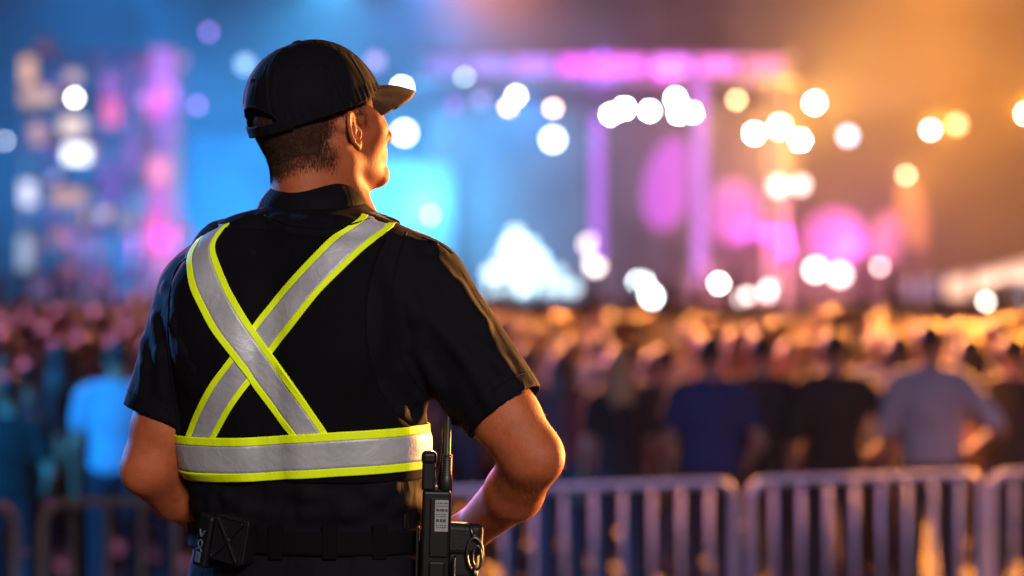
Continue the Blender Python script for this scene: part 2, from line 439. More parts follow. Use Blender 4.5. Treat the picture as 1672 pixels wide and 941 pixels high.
body.cap(H(.020, .085, -.081), H(0, .094, -.082), .0068, .0085, k=.006)
body.cap(H(-.024, .090, -.0745), H(.024, .090, -.0745), .0018, k=.003, op='s')
# ears: an outward flaring shell with a rolled rim, hollow and lobe
for s in (-1, 1):
    E0 = H(.080 * s, .006, -.030)
    flare = np.array(Matrix.Rotation(R(30) * s, 3, 'Z') @ Matrix.Rotation(R(-12), 3, 'X')) @ HM   # rough axes
    er = (HR * s * math.cos(R(34)) + HF * math.sin(R(34))).normalized()          # outward normal of the shell (faces forward and out)
    eb = (HR * s * math.sin(R(34)) - HF * math.cos(R(34))).normalized()          # from the root out to the free rim
    eu = (HU + HF * -.18).normalized(); eb = eu.cross(er).normalized() * (1 if eu.cross(er).dot(eb) > 0 else -1)
    EM = np.array([er, eb, eu])
    c = E0 + eb * .004
    body.ell(c, (.0048, .0150, .0275), EM, k=.006)
    pts = []
    for i in range(15):
        t = R(-150 + 300 * i / 14 - 0)
        rr = 1.0 + .0 * i
        pts.append(c + eb * (.0145 * math.cos(t) * rr) + eu * (.0278 * math.sin(t) + .002) + er * .0028)
    for p, q in zip(pts, pts[1:]): body.cap(p, q, .0033, k=.0025)
    body.ell(c + er * .006 + eb * .000, (.0056, .0088, .0185), EM, k=.003, op='s')
    body.cap(c + er * .004 + eb * -.002 + eu * .016, c + er * .004 + eb * .004 + eu * -.012, .0026, k=.003)
    body.ell(c + eu * -.0270 - eb * .004 + er * .001, (.0045, .0075, .0085), EM, k=.005)
    body.ell(c - eb * .013 - eu * .006 + er * .004, (.005, .004, .007), EM, k=.004)
    body.cap(H(.066 * s, -.006, -.022), c - eb * .008, .012, .006, k=.008)
# neck
NB = W(508, 350, .030)
body.cap(H(0, -.030, -.040), NB, .058, .062, k=.025)
body.cap(H(0, -.048, -.035), W(500, 345, .000), .042, .048, k=.03)
for s in (-1, 1):
    body.cap(H(.060 * s, -.020, -.058), H(.026 * s, .052, -.185), .0125, .012, k=.018)
body.cap(H(0, .030, -.105), H(0, .030, -.18), .030, .034, k=.03)
# trunk, under the clothes
body.add('u', .03, trunk(-.016, zmin=zrow(960)), np.array([-.62, -.25, .72]), np.array([.05, .25, 2.2]))
# arms
def arm(Sd):
    sh, el, mid, wr = (SH_R, EL_R, MID_R, WR_R) if Sd > 0 else (SH_L, EL_L, MID_L, WR_L)
    k_ = 1.0 if Sd > 0 else .95
    ax = (el - sh).normalized(); fa = (wr - el).normalized(); inn = (fa - ax * fa.dot(ax)).normalized()
    no = (ax - fa * ax.dot(fa)).normalized()
    body.cap(sh, sh.lerp(el, .5), .050 * k_, .0605 * k_, k=.01)
    body.cap(sh.lerp(el, .5), sh.lerp(el, .78), .0610 * k_, .0545 * k_, k=.012)
    body.cap(sh.lerp(el, .78), el, .0545 * k_, .0465 * k_, k=.012)
    body.cap(el, mid, .0465 * k_, .0465 * k_, k=.020)
    body.cap(mid, wr, .0465 * k_, .0330 * k_, k=.014)
    tip = el + ax * .020 - inn * .020
    body.ell(tip, (.019 * k_, .019 * k_, .022 * k_), k=.022)                                   # point of the elbow
    body.cap(tip, tip.lerp(wr, .42) + no * .012, .017, .012, k=.030)                            # edge of the ulna
    body.cap(sh.lerp(el, .60) - inn * .040 * k_, sh.lerp(el, .88) - inn * .030 * k_, .016, .010, k=.022)   # triceps tendon
    return sh, el, wr
arm(1); arm(-1)
# hands: palm on the side of the hip, four fingers round the front, the thumb behind
def hand(Sd):
    wr, el = (WR_R, EL_R) if Sd > 0 else (WR_L, EL_L)
    z0 = wr.z; tipz = z0 - .030
    def hip(u, v, z, off):                   # a point off the shirt at trunk angle: u across, v to the front
        a, b_ = np.interp(z, TZ, TA) + off, np.interp(z, TZ, TB) + off
        n_ = (abs(u) ** 2.35 + abs(v) ** 2.35) ** (1 / 2.35)
        return uv2(u / n_ * a, v / n_ * b_, z)
    P = lambda ang, z, off: hip(Sd * math.cos(R(ang)), math.sin(R(ang)), z, off)
    palm = [wr, P(42, z0 - .010, .026), P(58, z0 - .016, .021)]
    body.cap(palm[0], palm[1], .027, .022, k=.02)
    for dz in (-.030, -.010, .010, .028):
        body.cap(palm[1] + Vector((0, 0, dz * .5)), P(56, z0 - .016 + dz, .020), .0135, .0115, k=.012)
    for i, (dz, ln, r) in enumerate(((.030, .92, .0098), (.010, 1.0, .0102), (-.011, .95, .0098), (-.031, .78, .0086))):
        a0 = 56; zz = z0 - .016 + dz; q = P(a0, zz, .020)
        for j, (da, o2) in enumerate(((15, .019), (11, .015), (8, .012))):
            a0 += da * ln; zz -= .004; nx_ = P(a0, zz, o2)
            body.cap(q, nx_, r * (1 - .08 * j), r * (1 - .08 * (j + 1)), k=.004); q = nx_
    t0 = palm[1] + Vector((0, 0, -.012)); t1 = P(14 if Sd > 0 else 36, z0 - .030, .022); t2 = P(-2 if Sd > 0 else 26, z0 - .040, .016)
    body.cap(t0, t1, .0155, .0120, k=.010); body.cap(t1, t2, .0115, .0095, k=.004)
hand(1); hand(-1)
# legs
HIPZ = zrow(1010)
for s in (-1, 1):
    hp = uv2(.10 * s, 0, HIPZ); kn = uv2(.125 * s, .02, 1.09); ak = uv2(.15 * s, -.02, .70)
    body.cap(hp, kn, .085, .058, k=.03); body.cap(kn, ak, .056, .040, k=.03)
    body.cap(ak, ak + Vector((ST * .16, CT * .16, -.05)), .036, .030, k=.02)
xs = axis((-.76, -.455, .005), (-.455, -.175, .0024), (-.175, .18, .005))
ys = axis((-.26, -.09, .005), (-.09, .16, .0024), (.16, .34, .0055))
zs = axis((.60, 1.30, .02), (1.30, 1.62, .008), (1.62, 2.10, .005), (2.10, 2.50, .0024))
V, Q = surface(body, xs, ys, zs, 2)
guard = mesh_np('person', V, Q, M_skin)
tag(guard, 'security guard seen from behind, black cap, short sleeves and lime edged reflective vest', 'person')

# ------------------------------------------------------------------ shirt
def shirt_base():
    s = SDF()
    s.add('u', .0, trunk(0.0), np.array([-.62, -.25, 1.2]), np.array([.05, .25, 2.25]))
    for sg in (-1, 1):                       # shoulder blades and the groove of the spine
        s.ell(uv2(.105 * sg, -.098, zrow(520)), (.075, .035, .095), np.array([[CT, -ST, 0], [ST, CT, 0], [0, 0, 1]]), k=.045)
        s.ell(uv2(.075 * sg, -.060, zrow(400)), (.085, .05, .05), k=.05)
    s.cap(uv2(0, -.150, zrow(470)), uv2(0, -.135, zrow(800)), .012, .016, k=.05, op='s')
    ax = (HEM_R - SH_R).normalized()
    s.cap(SH_R, HEM_R + ax * .03, .081, .0690, k=.040)
    ax = (HEM_L - SH_L).normalized()
    s.cap(SH_L, HEM_L + ax * .03, .080, .0640, k=.040)
    return s
base = shirt_base()
def hit(px, py, sdf=None, y0=-.5, y1=.5, n=160):
    """first surface point seen along the view through a photo pixel (used to lay folds and seams on the cloth)"""
    ys_ = np.linspace(y0, y1, n); P = [W(px, py, y) for y in ys_]
    F = (sdf or base).eval(np.array([p.x for p in P]), np.array([p.y for p in P]), np.array([p.z for p in P]))
    i = np.argmax(F < 0)
    if not (F < 0).any(): return P[int(np.argmin(F))]
    t = F[i - 1] / (F[i - 1] - F[i]); return P[i - 1].lerp(P[i], float(t))
shirt = shirt_base()
FOLDS = [  # (x, y) to (x, y): raised folds over the cloth, as the photograph shows them
    (690, 640, 660, 720, .008), (655, 600, 690, 690, .007), (622, 640, 676, 700, .006), (712, 430, 770, 520, .008), (748, 470, 812, 590, .008), (705, 520, 790, 640, .006),
    (780, 560, 850, 640, .007), (676, 560, 742, 690, .007), (660, 470, 690, 560, .006), (270, 470, 292, 590, .007), (255, 520, 262, 640, .006), (290, 500, 300, 640, .006),
    (236, 560, 232, 640, .005), (320, 800, 420, 822, .007), (330, 828, 470, 838, .007), (440, 800, 560, 812, .005), (560, 830, 670, 800, .007), (500, 838, 640, 832, .006),
    (600, 800, 676, 782, .006), (350, 838, 352, 800, .005), (640, 838, 660, 802, .006), (690, 400, 722, 412, .005), (640, 392, 700, 404, .005), (770, 600, 812, 690, .006),
    (430, 352, 470, 372, .005), (540, 360, 590, 372, .005), (400, 390, 420, 440, .004), (300, 560, 330, 640, .005), (640, 720, 690, 790, .006)]
for x0, y0, x1, y1, r in FOLDS:
    a, b_ = hit(x0, y0), hit(x1, y1); m = hit((x0 + x1) / 2 + (y1 - y0) * .05, (y0 + y1) / 2)
    inn = Vector((0, r * .35, 0))
    shirt.cap(a + inn * 2.2, m + inn, r * .6, r, k=.018); shirt.cap(m + inn, b_ + inn * 2.2, r, r * .6, k=.018)
def creases(X, Y, Z):                        # low drag creases all over
    a = np.sin(38 * X + 21 * Z + 2.2 * np.sin(17 * Z + 9 * Y)) * np.sin(13 * Z - 9 * X + 3 * np.sin(11 * X))
    b2 = np.sin(61 * Z + 24 * X + 3 * np.sin(14 * X + 5 * Z)) * np.exp(-((Z - zrow(825)) / .035) ** 2)
    return (.0016 * a + .0022 * b2)
shirt.add('a', 0, creases)
# the sleeves open at their hems
for Sd, sh, hem, r in ((1, SH_R, HEM_R, .0625), (-1, SH_L, HEM_L, .0545)):
    ax = (hem - sh).normalized()
    nrm = ax.copy()
    if Sd > 0: nrm = (ax + Vector((.05, 0, -.05))).normalized()
    def cut(X, Y, Z, ax=ax, hem=hem, nrm=nrm, Sd=Sd, sh=sh):
        d = (X - hem.x) * nrm.x + (Y - hem.y) * nrm.y + (Z - hem.z) * nrm.z
        # only the sleeve end is cut, never the trunk
        ex, ey, ez = X - hem.x, Y - hem.y, Z - hem.z
        t = ex * ax.x + ey * ax.y + ez * ax.z
        rad = np.sqrt(np.maximum(ex ** 2 + ey ** 2 + ez ** 2 - t * t, 0)) - (.088 if Sd > 0 else .074)
        return np.maximum(-d, np.maximum(rad, np.abs(t - .06) - .062))
    shirt.add('s', .002, cut, np.array(hem) - .2, np.array(hem) + .2)
    shirt.cap(hem - ax * .085, hem + ax * .05, r, r + .002, k=.004, op='s')
    shirt.cap(hem - ax * .022, hem - ax * .0215, 0.0001, k=.0)
tz = trunk(-.004)
# trunk stays whole where the left sleeve's cut meets it
shirt.add('u', .006, tz, np.array([-.62, -.25, 1.2]), np.array([.05, .25, 2.1]))
shirt.plane((0, 0, zrow(872)), (0, 0, -1))
shirt.plane(tuple(W(510, 330, .02)), (0, -.18, 1))
xs = axis((-.70, .12, .004)); ys = axis((-.27, .24, .004)); zs = axis((1.60, 2.22, .004))
V, Q = surface(shirt, xs, ys, zs, 2)
shirt_o = mesh_np('shirt', V, Q, M_shirt, guard)
def bvh_of(*os):
    vs, fs = [], []
    for o in os:
        n = len(vs); vs += [v.co.copy() for v in o.data.vertices]; fs += [[n + i for i in p.vertices] for p in o.data.polygons]
    return BVHTree.FromPolygons(vs, fs)

# vest: a sleeveless black shell over the shirt
vest = SDF()
vest.add('u', 0, trunk(.0), np.array([-.62, -.25, 1.2]), np.array([.05, .25, 2.25]))
for op, k, fn, lo, hi in shirt.ops[1:6]: vest.ops.append((op, k, fn, lo, hi))
vest.add('a', 0, lambda X, Y, Z: creases(X, Y, Z) - .0060)
vest.ell(W(716, 520, 0), (.112, .60, .185), k=.004, op='s')
vest.ell(W(226, 560, 0), (.068, .60, .200), k=.004, op='s')
vest.plane((0, 0, zrow(780)), (0, 0, -1), .002)
vest.plane(tuple(W(510, 356, .0)), (0, -.25, 1), .002)
V, Q = surface(vest, axis((-.62, .06, .004)), axis((-.22, .22, .004)), axis((1.70, 2.20, .004)), 2)
vest_o = mesh_np('safety_vest', V, Q, M_vest, guard)
CLOTH = bvh_of(shirt_o, vest_o)
bpy.context.view_layer.update()
def lay(p, off):
    q, n, i, d = CLOTH.find_nearest(p)
    if (p - q).dot(n) < -1e-6 and d > .02: n = -n
    return q + n * off
def cast_px(px, py, back=True):
    t = W(px, py, 0)
    if back: o, dr = CAM, (t - CAM).normalized()
    else: o, dr = t + Vector((0, 2, 0)), Vector((0, -1, 0))
    q, n, i, d = CLOTH.ray_cast(o, dr)
    return q
def poly(pts, n):
    pts = np.array(pts, float); s = np.r_[0, np.cumsum(np.linalg.norm(np.diff(pts, axis=0), axis=1))]
    u = np.linspace(0, s[-1], n)
    out = np.stack([np.interp(u, s, pts[:, i]) for i in range(pts.shape[1])], 1)
    for _ in range(int(n / 14) + 1):
        out[1:-1] = out[1:-1] * .5 + .25 * (out[:-2] + out[2:])
    return out
def ribbon(name, rows, off, th, matl, parent, lo=0., hi=1., closed=False):
    """rows: list of rows of points across the band; lays the part lo..hi of its width on the cloth as a strip th thick"""
    m = 9; A = np.array([[list(p) for p in r] for r in rows])
    for _ in range(3):
        if closed: A = A * .5 + .25 * (np.roll(A, 1, 0) + np.roll(A, -1, 0))
        else: A[1:-1] = A[1:-1] * .5 + .25 * (A[:-2] + A[2:])
    nr, ncol = A.shape[:2]; t = np.linspace(lo, hi, m) * (ncol - 1)
    i0 = np.minimum(t.astype(int), ncol - 2); fr = (t - i0)[None, :, None]
    B = A[:, i0] * (1 - fr) + A[:, i0 + 1] * fr
    du = np.gradient(B, axis=1); dv = (np.roll(B, -1, 0) - np.roll(B, 1, 0)) if closed else np.gradient(B, axis=0)
    nn = np.cross(du, dv); nn /= np.linalg.norm(nn, axis=2, keepdims=True) + 1e-12
    ctr = np.array([np.interp(B[..., 2], TZ, TCX), np.interp(B[..., 2], TZ, TCY)])
    up = np.dstack([B[..., 0] - ctr[0], B[..., 1] - ctr[1], np.full(B.shape[:2], .03)])
    sg = np.sign((nn * up).sum(2).mean()); nn *= sg
    top = B + nn * (off + th); bot = B + nn * (off - .003)
    V, F = [], []
    V = np.concatenate([top.reshape(-1, 3), bot.reshape(-1, 3)]); K = nr * m
    rr = range(nr) if closed else range(nr - 1)
    for i in rr:
        j = (i + 1) % nr
        for c in range(m - 1):
            F.append((i * m + c, i * m + c + 1, j * m + c + 1, j * m + c)); F.append((K + i * m + c, K + j * m + c, K + j * m + c + 1, K + i * m + c + 1))
        F.append((i * m, j * m, K + j * m, K + i * m)); F.append((i * m + m - 1, K + i * m + m - 1, K + j * m + m - 1, j * m + m - 1))
    if not closed:
        for i in (0, nr - 1):
            for c in range(m - 1): F.append((i * m + c, K + i * m + c, K + i * m + c + 1, i * m + c + 1))
    me = bpy.data.meshes.new(name); me.from_pydata([tuple(v) for v in V], [], F); me.update()
    bm = bmesh.new(); bm.from_mesh(me); bmesh.ops.recalc_face_normals(bm, faces=bm.faces); bm.to_mesh(me); bm.free()
    return link_mesh(name, me, matl, parent)
def strap_rows(Ls, Rs, front, nb=70, nf=40):
    """back part cast along the view, then over the shoulder and down the chest"""
    L, R_ = poly(Ls, nb), poly(Rs, nb); rows = []
    for a, b_ in zip(L, R_):
        row = []
        for s in np.linspace(0, 1, 7):
            p = a * (1 - s) + b_ * s; q = cast_px(p[0], p[1])
            row.append(q if q is not None else None)
        if all(x is not None for x in row): rows.append(row)
    first = rows[0]; c = sum(first, Vector()) / 7; half = (first[-1] - first[0])
    # front path, given as world points of its middle line
    fr = [Vector(p) for p in front]; pts = poly([tuple(c)] + [tuple(p) for p in fr], nf)[1:]
    wd = half.normalized() * half.length
    out = []
    for i, p in enumerate(pts):
        t = min(1, (i + 1) / nf * 2.2); w_ = half.lerp(Vector((CT * .075 * (1 if half.x > 0 else -1), -ST * .075, 0)), t)
        out.append([lay(Vector(p) + w_ * (s - .5), 0) for s in np.linspace(0, 1, 7)])
    return list(reversed(out)) + rows
zB = zrow(742)
def fpt(u, z): return uv2(u, float(np.interp(z, TZ, TB)) + .02, z)
A_L = [(322, 396), (306, 420), (310, 470), (345, 540), (378, 582), (415, 632), (482, 720)]
A_R = [(374, 366), (347, 400), (375, 470), (410, 530), (445, 577), (490, 640), (546, 722)]
B_L = [(590, 356), (540, 387), (480, 450), (412, 531), (378, 580), (340, 630), (319, 672), (303, 716)]
B_R = [(643, 371), (594, 408), (522, 478), (445, 577), (405, 631), (378, 668), (351, 718)]
uL = -.115; uR = .105
rowsA = strap_rows(A_L, A_R, [tuple(uv2(-.125, .0, zrow(372))), tuple(uv2(-.12, .09, zrow(400))), tuple(fpt(-.11, zrow(460))), tuple(fpt(-.11, zrow(560))), tuple(fpt(-.11, zrow(720)))])
rowsB = strap_rows(B_L, B_R, [tuple(uv2(.110, .0, zrow(360))), tuple(uv2(.105, .09, zrow(395))), tuple(fpt(.10, zrow(460))), tuple(fpt(.10, zrow(560))), tuple(fpt(.10, zrow(720)))])
ringrows = []
for k in range(160):
    a = 2 * math.pi * k / 160; row = []
    for s in np.linspace(0, 1, 7):
        z = zrow(706 + 72 * s, -.10) + .010 * math.cos(a + .2) - .007 * max(0, -math.sin(a)) ** 1.5
        o = uv2(math.cos(a) * .6, math.sin(a) * .6, z); cen = uv2(0, 0, z)
        q, n_, i_, d_ = CLOTH.ray_cast(o, (cen - o).normalized())
        if q is not None and (q - cen).length > .27: q = cen + (q - cen).normalized() * .21
        row.append(q)
    ringrows.append(row)
EB = .185
def band(rows, off, closed=False):
    ribbon('lime_trim', rows, off, .0012, M_lime, vest_o, 0, EB, closed)
    ribbon('lime_trim', rows, off, .0012, M_lime, vest_o, 1 - EB, 1, closed)
    ribbon('reflective_strip', rows, off, .0006, M_tape, vest_o, EB - .012, 1 - EB + .012, closed)
band(rowsB, .0016); band(rowsA, .0034); band(ringrows, .0054, True)

# sewn seams: raised double lines over shoulder, sleeve head and hems
def seam(pts, r=.0016, name='seam', parent=shirt_o, off=.0004, m=M_shirt):
    P = poly(pts, 40); mb = MB(); mb.tube([lay(cast_px(p[0], p[1]) or hit(p[0], p[1]), off) for p in P], r, 6)
    return mb.build(name, m, parent, True)
seam([(664, 380), (650, 420), (640, 470), (645, 540), (660, 600), (690, 640)])
seam([(318, 410), (288, 436), (276, 480), (274, 560), (282, 630), (292, 690)])
seam([(688, 388), (716, 398), (738, 414)])
seam([(432, 352), (470, 368), (520, 374), (570, 368), (604, 358)])
for sh, hem, rr in ((SH_R, HEM_R, .0690), (SH_L, HEM_L, .0610)):
    ax = (hem - sh).normalized(); e1 = ax.orthogonal().normalized(); e2 = ax.cross(e1); mb = MB()
    c = hem - ax * .026
    mb.tube([lay(c + (e1 * math.cos(t) + e2 * math.sin(t)) * (rr + .004), .0002) for t in np.linspace(0, 2 * math.pi, 61)[:-1]], .0012, 6, closed=True)
    mb.build('hem_stitch', M_shirt, shirt_o, True)
# collar: a turned-down band round the neck
def ring_obj(name, c0, c1, r0, r1, mat_, parent, th, bulge=.0, n=96, rows=12, gap=0, rx=1.0, wob=0.0):
    V, F = [], []
    for side in (0, 1):
        for i in range(rows + 1):
            t = i / rows; c = Vector(c0).lerp(Vector(c1), t); r = r0 + (r1 - r0) * t + bulge * math.sin(math.pi * t) - side * th
            for k in range(n):
                a = 2 * math.pi * k / n; w_ = 1 + wob * math.sin(3 * a + 4 * t) * t
                u, v = math.cos(a) * r * rx * w_, math.sin(a) * r * w_
                V.append((c.x + u * CT + v * ST, c.y - u * ST + v * CT, c.z + (-.030 * max(0, math.sin(a)) ** 2 if 1 else 0) + .004 * math.sin(2 * a + .5) * t))
    K = (rows + 1) * n
    for i in range(rows):
        for k in range(n):
            k2 = (k + 1) % n
            F.append((i * n + k, i * n + k2, (i + 1) * n + k2, (i + 1) * n + k)); F.append((K + i * n + k, K + (i + 1) * n + k, K + (i + 1) * n + k2, K + i * n + k2))
    for i in (0, rows):
        for k in range(n):
            k2 = (k + 1) % n; F.append((i * n + k, K + i * n + k, K + i * n + k2, i * n + k2))
    me = bpy.data.meshes.new(name); me.from_pydata(V, [], F); me.update()
    bm = bmesh.new(); bm.from_mesh(me); bmesh.ops.recalc_face_normals(bm, faces=bm.faces); bm.to_mesh(me); bm.free()
    return link_mesh(name, me, mat_, parent)
ring_obj('collar', W(513, 299, .026), W(509, 346, .022), .0590, .0840, M_shirt, shirt_o, .004, .006, rx=1.06, wob=.02)

# ------------------------------------------------------------------ trousers, shoes, belt
tr = SDF()
tr.add('u', 0, trunk(.004), np.array([-.62, -.25, 1.3]), np.array([.05, .25, 1.72]))
tr.plane((0, 0, zrow(1000)), (0, 0, -1), .01)
for s in (-1, 1):
    hp = uv2(.100 * s, 0, HIPZ); kn = uv2(.125 * s, .02, 1.09); ak = uv2(.15 * s, -.02, .68)
    tr.cap(hp, kn, .108, .080, k=.03); tr.cap(kn, ak, .080, .068, k=.02)
tr.plane((0, 0, zrow(876)), (0, 0, 1)); tr.plane((0, 0, .655), (0, 0, -1))
tr.add('a', 0, lambda X, Y, Z: .003 * np.sin(40 * Z + 18 * X + 2 * np.sin(25 * X)) * np.sin(14 * X + 9 * Y))
V, Q = surface(tr, axis((-.66, .08, .008)), axis((-.22, .24, .008)), axis((.64, 1.66, .009)), 1)
trous_o = mesh_np('trousers', V, Q, M_trous, guard)
for s in (-1, 1):
    ak = uv2(.15 * s, -.02, .68); f = Vector((ST, CT, 0)); sd = SDF()
    sd.cap(ak + Vector((0, 0, .0)) - f * .0, ak - f * .01 + Vector((0, 0, -.03)), .052, .050)
    sd.cap(ak - f * .035 + Vector((0, 0, -.035)), ak + f * .15 + Vector((0, 0, -.038)), .046, .046, k=.03)
    sd.plane((0, 0, .603), (0, 0, -1), .004); sd.plane((0, 0, .73), (0, 0, 1))
    c = np.array(ak); V, Q = surface(sd, axis((c[0] - .15, c[0] + .18, .007)), axis((c[1] - .15, c[1] + .26, .007)), axis((.59, .76, .007)), 1)
    mesh_np('shoe', V, Q, M_leather, guard)
def waist(py0, py1, off, th, name, m_, parent):
    rows = []
    for k in range(120):
        a = 2 * math.pi * k / 120; row = []
        for s in np.linspace(0, 1, 5):
            z = zrow(py0 + (py1 - py0) * s, -.1); ra, rb = np.interp(z, TZ, TA) + .004, np.interp(z, TZ, TB) + .004
            n_ = (abs(math.cos(a) / ra) ** 2.35 + abs(math.sin(a) / rb) ** 2.35) ** (-1 / 2.35)
            row.append(uv2(math.cos(a) * n_, math.sin(a) * n_, z))
        rows.append(row)
    return ribbon(name, rows, off, th, m_, parent, 0, 1, True)
belt = waist(868, 906, .003, .005, 'duty_belt', M_belt, guard)
def on_waist(px, py, off):
    """a frame on the belt's surface as seen at a photo pixel"""
    t = trunk(off)
    s = SDF(); s.add('u', 0, t); p = hit(px, py, s)
    e = .003; f = lambda x, y, z: float(t(np.array([x]), np.array([y]), np.array([z]))[0])
    n = Vector((f(p.x + e, p.y, p.z) - f(p.x - e, p.y, p.z), f(p.x, p.y + e, p.z) - f(p.x, p.y - e, p.z), 0)).normalized()
    side = n.cross(Vector((0, 0, 1))).normalized()
    return p, Matrix((side, n, Vector((0, 0, 1)))).transposed()   # x: along the belt, y: outwards, z: up
for px in (450, 538, 620):
    p, M3 = on_waist(px, 885, .012); mb = MB(); mb.box(p, (.024, .006, .056), M3, .002); mb.build('belt_loop', M_belt, belt)
p, M3 = on_waist(662, 852, .006); mb = MB(); mb.box(p, (.010, .006, .026), M3, .002); mb.build('belt_keeper', M_steel, belt)
# ------------------------------------------------------------------ hair
def skull(off):
    s = SDF()
    s.ell(H(0, -.012, .030), (.076 + off, .096 + off, .086 + off), HM)
    s.ell(H(0, .030, -.010), (.066 + off, .066 + off, .085 + off), HM, k=.03)
    s.ell(H(0, -.064, -.006), (.062 + off, .060 + off, .066 + off), HM, k=.03)
    s.cap(H(0, -.030, -.040), NB, .058 + off, .062 + off, k=.025)
    s.cap(H(0, -.048, -.035), W(500, 345, .000), .042 + off, .048 + off, k=.03)
    return s
hair = skull(.0012)
def hair_cut(X, Y, Z):
    px, py, pz = X - HC.x, Y - HC.y, Z - HC.z
    f = px * HF.x + py * HF.y + pz * HF.z; u = px * HU.x + py * HU.y + pz * HU.z; r = np.abs(px * HR.x + py * HR.y + pz * HR.z)
    back = np.maximum(f + .020 + .10 * np.clip(-u - .02, 0, 1), -(u + .094 + .006 * np.sin(90 * r)))   # behind the ear, down to the nape
    side = np.maximum(f - .030, -(u + .006))                  # over and before the ear
    top = np.maximum(f - .055 , -(u - .03))
    burn = np.maximum(np.abs(f - .024 - .15 * np.clip(u, -.02, .05)) - .013, np.maximum(-(u + .020), u - .04))
    return np.minimum(np.minimum(np.minimum(back, side), top), burn)
hair.add('i', .006, lambda X, Y, Z: hair_cut(X, Y, Z) + .022)
c = np.array(HC)
V, Q = surface(hair, axis((c[0] - .14, c[0] + .14, .003)), axis((c[1] - .14, c[1] + .14, .003)), axis((c[2] - .13, c[2] + .14, .003)), 1)
hair_o = mesh_np('hair', V, Q, M_hair, guard)
def strands(name, pts, nrm, dirs, length, w, m_, parent, curl=.25, jitter=.35):
    """short tapering hairs, each a thin three-sided spike"""
    V, F = [], []
    for p, n, d in zip(pts, nrm, dirs):
        L = length * random.uniform(.6, 1.25)
        d = (d + n * curl + Vector((random.gauss(0, jitter), random.gauss(0, jitter), random.gauss(0, jitter))) * .5).normalized()
        s = d.orthogonal().normalized(); t = d.cross(s); ww = w * random.uniform(.7, 1.2); b0 = p - n * .0012
        i = len(V)
        V += [b0 + s * ww, b0 - s * ww * .5 + t * ww * .87, b0 - s * ww * .5 - t * ww * .87]
        q = p + d * L * .55 ; w2 = ww * .7
        V += [q + s * w2, q - s * w2 * .5 + t * w2 * .87, q - s * w2 * .5 - t * w2 * .87, p + d * L + Vector((0, 0, -1)) * L * .12]
        F += [(i, i + 1, i + 4, i + 3), (i + 1, i + 2, i + 5, i + 4), (i + 2, i, i + 3, i + 5), (i + 3, i + 4, i + 6), (i + 4, i + 5, i + 6), (i + 5, i + 3, i + 6)]
    return from_arrays(name, V, F, m_, parent)
def scatter(o, n, keep):
    me = o.data; out = []
    ar = np.array([p.area for p in me.polygons]); ar /= ar.sum()
    cs = [p.center.copy() for p in me.polygons]; ns = [p.normal.copy() for p in me.polygons]
    ok = np.array([float(keep(c_, n_)) for c_, n_ in zip(cs, ns)]); pr = ar * ok; pr /= pr.sum()
    for i in rng.choice(len(ar), n, p=pr):
        p = me.polygons[i]; vs = [me.vertices[k].co for k in p.vertices]; a, b_ = random.random(), random.random()
        q = (vs[0] * (1 - a) + vs[1] * a) * (1 - b_) + (vs[3] * (1 - a) + vs[2] * a) * b_
        out.append((q, ns[i]))
    return out
def headloc(p): d = p - HC; return d.dot(HR), d.dot(HF), d.dot(HU)
def fade(c_, n_):                            # thick above, thinning out towards the hairline
    q = headloc(c_)
    if not (-.135 < q[2] < .05) or abs(q[0]) > .0815 or (abs(q[0]) > .074 and -.02 < q[1] < .03 and q[2] < -.004): return 0.0
    h = float(hair_cut(np.array(c_.x), np.array(c_.y), np.array(c_.z)))
    return min(1.0, max(0.0, (.007 - h) / .022)) ** 1.5
S = scatter(guard, 46000, fade)
strands('hair_stubble', [s[0] for s in S], [s[1] for s in S], [(-HU + HF * -.15) for s in S], .0062, .00026, M_hair, hair_o, .30, .30)
M_fuzz = mat('pale_arm_hair', (.17, .075, .03), .5, var=.2, vscale=40)
def near_arm(c_, n_):
    if c_.z > zrow(668) or c_.z < zrow(905): return False
    return c_.x > W(760, 0, 0).x and c_.z < zrow(650)
S = scatter(guard, 1100, near_arm)
dR = (WR_R - EL_R).normalized(); dU = (EL_R - SH_R).normalized()
strands('arm_hair', [s[0] for s in S], [s[1] for s in S], [dU * .7 + dR * .2 for s in S], .0075, .00013, M_fuzz, guard, .55, .5)
S = scatter(guard, 500, lambda c_, n_: c_.x < W(320, 0, 0).x and zrow(860) < c_.z < zrow(690))
strands('arm_hair', [s[0] for s in S], [s[1] for s in S], [(EL_L - SH_L).normalized() for s in S], .0070, .00013, M_fuzz, guard, .55, .5)
# eyes and lashes
for s in (-1, 1):
    mb = MB(); bmesh.ops.create_uvsphere(mb.bm, u_segments=20, v_segments=12, radius=.0115, matrix=Matrix.Translation(H(.032 * s, .0755, -.001)))
    mb.build('eye', M_white, guard, True)
P, Nn, Dd = [], [], []
for i in range(60):
    t = i / 59; P.append(H(.044 - .026 * t, .082 + .010 * math.sin(math.pi * t), .002)); Nn.append(HF); Dd.append(HF + HU * .15 + HR * .2)
strands('eyelash', P, Nn, Dd, .0085, .0003, M_hair, guard, .1, .15)
P, Nn, Dd = [], [], []
for i in range(260):
    t = random.random(); P.append(H(.056 - .042 * t, .0765 + .020 * math.sin(math.pi * (.25 + .55 * t)), .021 + .004 * math.sin(math.pi * t) + random.uniform(-.003, .003))); Nn.append(HF); Dd.append(HR + HU * .2)
strands('eyebrow', P, Nn, Dd, .008, .0003, M_hair, guard, .3, .2)

